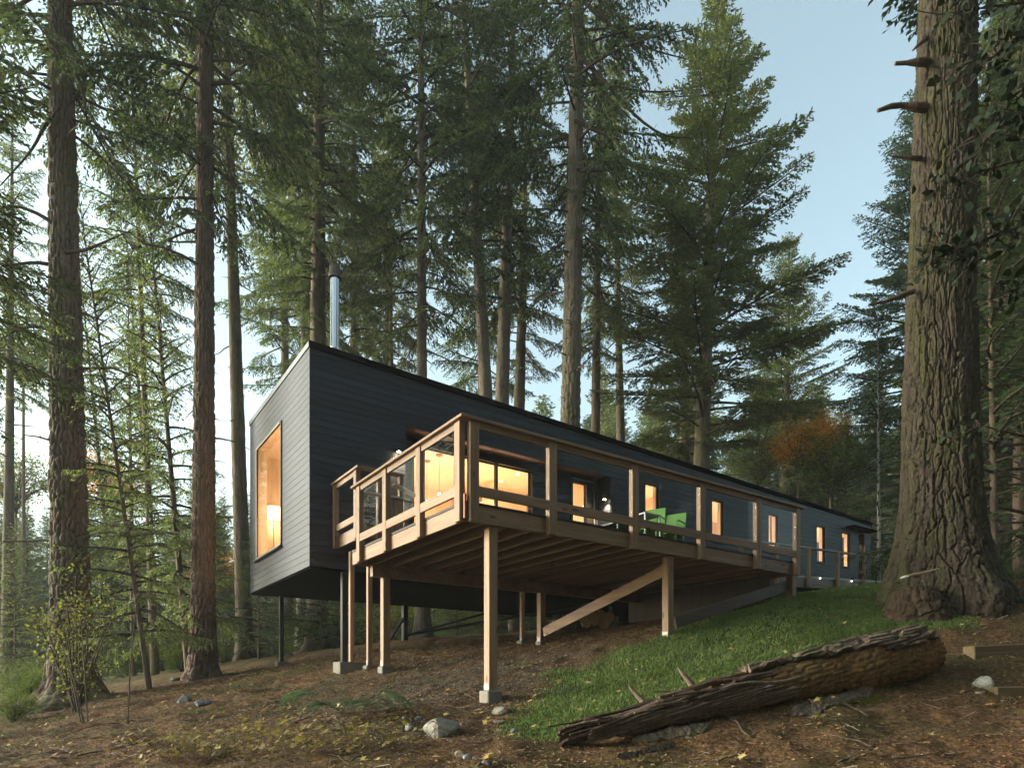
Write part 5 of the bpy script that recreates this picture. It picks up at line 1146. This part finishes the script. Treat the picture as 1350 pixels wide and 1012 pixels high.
f1b, f2b, idb = cells(wx*2.2+.6*fbm(wx*2, wy*4, s=78), wy*4.2, s=74, px=0); g2 = np.clip((f2b-f1b)*3., 0, 1)**.7
fine = fbm(np.cos(T_)*20, np.sin(T_)*20, Z_*15, s=75, o=4)
lob = np.cos(T_*4+.7+.9*np.sin(T_+.5)); low = np.exp(-np.maximum(Z_, 0)/.55)
r = r0+(g-.9)*.055+(idv-.5)*.034*g+(idb-.5)*.014*g+(g2-.8)*.014+fine*.024+.02*fbm(np.cos(T_)*1.3, np.sin(T_)*1.3, Z_*.45, s=76)+lob*.14*low+.08*low*fbm(np.cos(T_)*3, np.sin(T_)*3, Z_*2.5, s=77)
cx_ = np.interp(Z_, zk, ck)-ck[1]; co = np.stack([cx_+np.cos(T_)*r, np.sin(T_)*r, Z_], -1).reshape(-1, 3)
hero = empty('giant_fir_tree', (ck[1], YT, gT), 0, 'huge old fir trunk with deeply furrowed mossy bark at the right', 'tree')
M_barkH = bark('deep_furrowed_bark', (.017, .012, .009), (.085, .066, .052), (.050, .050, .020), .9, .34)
fast_mesh('trunk', co, grid_faces(nu, nvv, True), M_barkH, smooth=True, parent=hero)
put_crown(hero, 'B1', (1.15, 1.15, 1.0), .5, M_f1, 6.6)
def brk(px0, py0, pts, r0_, nm='dead_branch'):
    m = MB(); P = [pt(x, y, YT-.25+dy)-Vector((ck[1], YT, gT)) for x, y, dy in pts]; n = len(P); m.tube(P, [r0_*(1-.62*i/(n-1))*(1+.18*math.sin(i*2.3+px0)) for i in range(n)], 9); m.build(nm, M_dkw, hero)
M_dkw2 = M_dkw
brk(0, 0, [(1222, 143, .1), (1205, 141, 0), (1190, 139, 0), (1175, 140, -.05), (1157, 146, -.05)], .075)
brk(0, 0, [(1192, 146, 0), (1186, 154, 0), (1179, 165, 0)], .014)
brk(0, 0, [(1222, 82, .1), (1208, 82, 0), (1195, 83, 0), (1180, 84, 0)], .07)
brk(0, 0, [(1222, 50, .1), (1212, 58, 0), (1203, 67, 0)], .04)
brk(0, 0, [(1214, 209, .1), (1200, 208, 0), (1176, 206, 0)], .045)
brk(0, 0, [(1204, 384, .1), (1185, 391, 0), (1165, 398, 0), (1145, 402, 0)], .05)
# rotten mound at the foot, with a stick and a pale splinter on it
def mound(px, py, Yv, wx_, wy_, h_, lab, name, seed, mat):
    p = pt(px, py, Yv); g0 = H1(p.x, Yv); nu, nv = 180, 90; th = np.linspace(0, 2*np.pi, nu, endpoint=False); s_ = np.linspace(0, 1, nv); T_, S_ = np.meshgrid(th, s_)
    rr = (.35+.65*S_**.8)*(1+.10*fbm(np.cos(T_)*2+seed, np.sin(T_)*2, S_*1.5, s=seed)+.05*np.abs(fbm(np.cos(T_)*9+seed, np.sin(T_)*9, S_*2, s=seed+1))); rr[0] *= .02
    cg1, cg2, _ = cells(T_/(2*np.pi)*22+.8*fbm(np.cos(T_)*3, np.sin(T_)*3, S_*3, s=seed+6), S_*4, s=seed+4, px=22); rr = rr*(1+.10*(np.clip((cg2-cg1)*2.5, 0, 1)-.6)+.08*fbm(np.cos(T_)*7, np.sin(T_)*7, S_*7, s=seed+5))
    zt = h_*(1-S_**1.7)*(1+.35*fbm(np.cos(T_)*1.6*S_, np.sin(T_)*1.6*S_, S_*0+seed, s=seed+8))+.09*fbm(np.cos(T_)*5*S_, np.sin(T_)*5*S_, S_*2, s=seed+2)*(1-S_)
    x = np.cos(T_)*rr*wx_; y = np.sin(T_)*rr*wy_; base_ = hgt((p.x+x).ravel(), (Yv+y).ravel()).reshape(x.shape)-g0
    z = zt+base_*S_-.06*S_
    return tag(fast_mesh(name, np.stack([x, y, z], -1).reshape(-1, 3), grid_faces(nu, nv, True), mat, smooth=True, loc=(p.x, Yv, g0)), lab, 'stump')
M_mound = bark('crumbly_brown_wood', (.026, .017, .012), (.095, .066, .045), None, 1.2)
mound(1211, 781, 10.6, .56, .45, .44, 'crumbling brown stump mound in front of the huge trunk', 'rotten_stump', 5, M_mound)
mound(1302, 785, 10.9, .42, .35, .30, 'dark root lump at the right foot of the huge trunk', 'root_lump', 9, M_mound)
m = MB(); P = [pt(x, y, 10.35) for x, y in ((1188, 761), (1205, 757), (1222, 754), (1237, 749))]; m.tube(P, [.018, .022, .02, .012], 7); tag(m.build('stick', plain('pale_stick', (.22, .17, .10), .8)), 'pale brown stick resting on top of the stump mound', 'stick')
m = MB(); P = [pt(x, y, 10.2) for x, y in ((1187, 762), (1192, 760.5), (1198, 759.5))]; m.tube(P, [.012, .024, .014], 6); tag(m.build('bark_chip', plain('white_chip', (.7, .7, .7), .6)), 'small white chip lying left of the stick on the mound', 'debris')
# firewood pile under the house
pile = [(773, 822), (784, 818), (795, 822), (779, 812), (790, 811), (800, 815), (768, 816)]
for i, (px, py) in enumerate(pile):
    Yv = 17.6; p = pt(px, py, Yv); m = MB(); r = .12+.02*(i % 3); m.tube([p+Vector((0, -.2, 0)), p+Vector((.12, .25, 0))], r, 10)
    tag(m.build('firewood_log', M_rot), 'cut firewood round stacked on the ground under the house', 'firewood', 'firewood stacked under the house')
# ------------------------------------------------ leafy branches hanging in from a tree beyond the right edge
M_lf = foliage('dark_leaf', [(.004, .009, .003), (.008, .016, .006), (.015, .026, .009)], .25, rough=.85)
lt = empty('leafy_tree', (6.4, 6.2, H1(6.4, 6.2)), 0, 'broadleaf tree beyond the right edge whose dark leafy branches hang in', 'tree')
o0 = Vector(lt.location); m = MB(); m.tube([(0, 0, -.2), (-.05, 0, 3), (-.1, .1, 7), (0, .1, 9)], [.11, .09, .06, .02], 10); m.build('trunk', M_bark3, lt)
rgl = np.random.default_rng(77)
def leafy(path, rad, nleaf, sz, spread):
    nleaf = int(nleaf*1.9); sz *= .82
    P = [pt(x, y, Yv)-o0 for x, y, Yv in path]; m = MB(); m.tube(P, [rad*(1-.8*i/(len(P)-1)) for i in range(len(P))], 6)
    A = np.array([tuple(p) for p in P]); k = rgl.random(nleaf)*(len(A)-1.01)*.85+.15*(len(A)-1); j = k.astype(int); f = (k-j)[:, None]; B = A[j]*(1-f)+A[j+1]*f
    off = rgl.normal(0, spread, (nleaf, 3))*np.array([1, .7, .8]); c = B+off
    for i in range(0, nleaf, 3): m.tube([tuple(B[i]), tuple((B[i]+c[i])/2+rgl.normal(0, .02, 3)), tuple(c[i])], [.005, .004, .002], 4, cap=False)
    d = unit(rgl.normal(0, .5, (nleaf, 3))+np.array([[-.5, -.1, -.75]])); nr = unit(rgl.normal(0, .6, (nleaf, 3))+np.array([[0, -.6, .7]])); s_ = sz*rgl.uniform(.6, 1.25, nleaf)
    lat = unit(np.cross(d, nr)); q = [(-.5, 0), (-.22, .27), (.08, .30), (.32, .16), (.55, 0), (.32, -.16), (.08, -.30), (-.22, -.27)]; nn = np.cross(lat, d)
    co = np.stack([c+d*(a_*s_)[:, None]+lat*(b_*s_)[:, None]*.92+nn*(abs(b_)*.35*s_)[:, None] for a_, b_ in q], 1).reshape(-1, 3); f2 = np.array([list(x)+[0]*0 for x in m.f if len(x) == 4]); f6 = [x for x in m.f if len(x) != 4]
    fast_mesh('leafy_branch', np.concatenate([co, np.array(m.v)]), [np.arange(nleaf*8).reshape(-1, 8), f2+len(co)], mats(M_lf), np.concatenate([np.zeros(nleaf), np.ones(len(f2))]), parent=lt)
leafy([(1520, 60, 6.2), (1420, 30, 6.0), (1340, 50, 5.8), (1290, 90, 5.6)], .03, 130, .13, .16)
leafy([(1500, 160, 6.2), (1400, 120, 6.0), (1330, 150, 5.8), (1295, 190, 5.6)], .03, 120, .13, .16)
leafy([(1500, 300, 6.1), (1420, 260, 6.0), (1340, 300, 5.8), (1260, 330, 5.6), (1215, 350, 5.5)], .025, 150, .12, .13)
leafy([(1500, 420, 6.1), (1420, 370, 6.0), (1350, 370, 5.8), (1310, 400, 5.7)], .025, 60, .12, .13)
leafy([(1480, 40, 6.4), (1380, 0, 6.2), (1300, 10, 6.2), (1235, 20, 6.2)], .02, 70, .10, .10)
leafy([(1400, 200, 6.2), (1330, 215, 6.1), (1265, 235, 6.1), (1240, 240, 6.1)], .014, 46, .10, .10)
leafy([(1420, 560, 7.0), (1350, 575, 6.9), (1290, 560, 6.8), (1240, 590, 6.8)], .014, 40, .10, .12)

for i, (x, y, s_) in enumerate(((-9, -6, 1), (-3, -9, 1.1), (4, -7, .95), (10, -4, 1.05), (15, 1, 1), (19, 6, 1.1), (-14, -12, 1.2), (0, -16, 1.2), (8, -14, 1.1), (16, -9, 1.1), (23, -2, 1.1), (27, 8, 1.1), (-6, -20, 1.1), (22, -14, 1.2), (12, -22, 1.2), (30, -6, 1.2))):  # conifers added out of view to shade the house front
    r = dup(P1_ if i % 2 else P2_, (x, y, H1(x, y)-.2), i*1.7, (1.25, 1.25, s_), 'unseen tall conifer added behind the camera to shade the scene'); r['group'] = 'unseen conifers added for shade'

zb0, zb1 = float(Zg.min())-1.5, 52.
m = MB(); m.box(-232, 232, -122, 262, zb0, zb1); hz_ = m.build('haze', (lambda q: q)(None) or D.materials.new('haze_air')); mt_ = hz_.data.materials[0]; mt_.use_nodes = True; nt = mt_.node_tree; nt.nodes.clear()
pv = N(nt, 'ShaderNodeVolumePrincipled'); pv.inputs['Density'].default_value = .0007; pv.inputs['Color'].default_value = (.86, .90, .92, 1); pv.inputs['Anisotropy'].default_value = .2
ho = N(nt, 'ShaderNodeOutputMaterial'); L(nt, pv.outputs[0], ho.inputs['Volume']); hz_['kind'] = 'stuff'

def limb(root, Yv, pts, r0_):
    M = Matrix.Translation(root.location) @ root.rotation_euler.to_matrix().to_4x4(); Mi = M.inverted(); m = MB(); n = len(pts)
    P = []
    for i in range(n-1):                            # smooth the measured path
        for t in (0, .33, .67):
            a = [Vector(pts[min(max(i+k, 0), n-1)]) for k in (-1, 0, 1, 2)]; P.append(.5*((2*a[1])+(a[2]-a[0])*t+(2*a[0]-5*a[1]+4*a[2]-a[3])*t*t+(3*a[1]-a[0]-3*a[2]+a[3])*t**3))
    P.append(Vector(pts[-1])); k = len(P); W_ = [Mi @ pt(q[0], q[1], Yv-.3*i/k) for i, q in enumerate(P)]
    m.tube(W_, [r0_*(1-.8*i/(k-1)) for i in range(k)], 6)
    for i in range(2, k, 2): e = W_[i]+Vector((random.uniform(-.25, .25), random.uniform(-.3, .3), random.uniform(-.5, .12))); m.tube([W_[i], (W_[i]+e)/2+Vector((0, 0, .04)), e], [.008, .006, .002], 4)
    m.build('dead_branch', M_twig, root)
for p_ in ([(75, 437), (45, 430), (20, 436), (-5, 452)], [(75, 350), (40, 346), (0, 352)], [(75, 420), (45, 405), (20, 385), (-5, 374)], [(78, 300), (50, 282), (20, 272), (-5, 275)], [(80, 332), (110, 330), (140, 318), (172, 304)], [(80, 145), (60, 165), (40, 200), (0, 245)], [(85, 60), (105, 110), (112, 140), (100, 150)]): limb(T_left, 15.3, [(x, y, 0) for x, y in p_], .055)
for p_ in ([(760, 72), (790, 100), (835, 150), (875, 178), (915, 182)], [(762, -5), (800, 30), (850, 62), (905, 78)], [(760, 112), (800, 112), (850, 121), (900, 120)], [(758, 160), (790, 175), (822, 186)], [(760, 225), (790, 225), (822, 224)]): limb(T_mid, 21.8, [(x, y, 0) for x, y in p_], .075)
# ================================================================== CAMERA, SKY, SUN
cam = D.cameras.new('camera'); cam.sensor_width = 36; cam.lens = F/1350*36; cam.shift_y = (HY-506)/1350; cam.clip_end = 5000; cam.clip_start = .05
co_ = D.objects.new('camera', cam); COL.objects.link(co_); co_.location = (0, 0, 0); co_.rotation_euler = (R(90), 0, 0); SC.camera = co_
EL, AZ = R(14), R(-87)                              # azimuth clockwise from +Y
w = D.worlds.new('World'); SC.world = w; w.use_nodes = True; nt = w.node_tree; nt.nodes.clear()
sk = N(nt, 'ShaderNodeTexSky', sky_type='NISHITA'); sk.sun_disc = False; sk.sun_elevation = EL; sk.sun_rotation = AZ; sk.air_density = .85; sk.dust_density = 3.0; sk.ozone_density = .7
bg = N(nt, 'ShaderNodeBackground'); bg.inputs[1].default_value = .15; hs = N(nt, 'ShaderNodeHueSaturation'); hs.inputs['Saturation'].default_value = .72; L(nt, sk.outputs[0], hs.inputs['Color']); L(nt, mixc(nt, 1., hs.outputs[0], (.905, 1.02, .90), 'MULTIPLY'), bg.inputs[0]); wo = N(nt, 'ShaderNodeOutputWorld'); L(nt, bg.outputs[0], wo.inputs[0])
s = D.lights.new('sun', 'SUN'); s.energy = 2.1; s.angle = R(22); s.color = (1, .97, .93); so = D.objects.new('sun', s); COL.objects.link(so)
sd = Vector((math.sin(AZ)*math.cos(EL), math.cos(AZ)*math.cos(EL), math.sin(EL))); so.rotation_euler = sd.to_track_quat('Z', 'Y').to_euler()
SC.view_settings.view_transform = 'Standard'; SC.view_settings.look = 'None'; SC.view_settings.exposure = 1.8; SC.view_settings.gamma = 1
SC.render.engine = 'CYCLES'; cy = SC.cycles; cy.max_bounces = 6; cy.diffuse_bounces = 3; cy.glossy_bounces = 3; cy.transmission_bounces = 4; cy.transparent_max_bounces = 12
cy.caustics_reflective = False; cy.caustics_refractive = False; cy.use_denoising = True; cy.sample_clamp_indirect = 4; cy.blur_glossy = 1
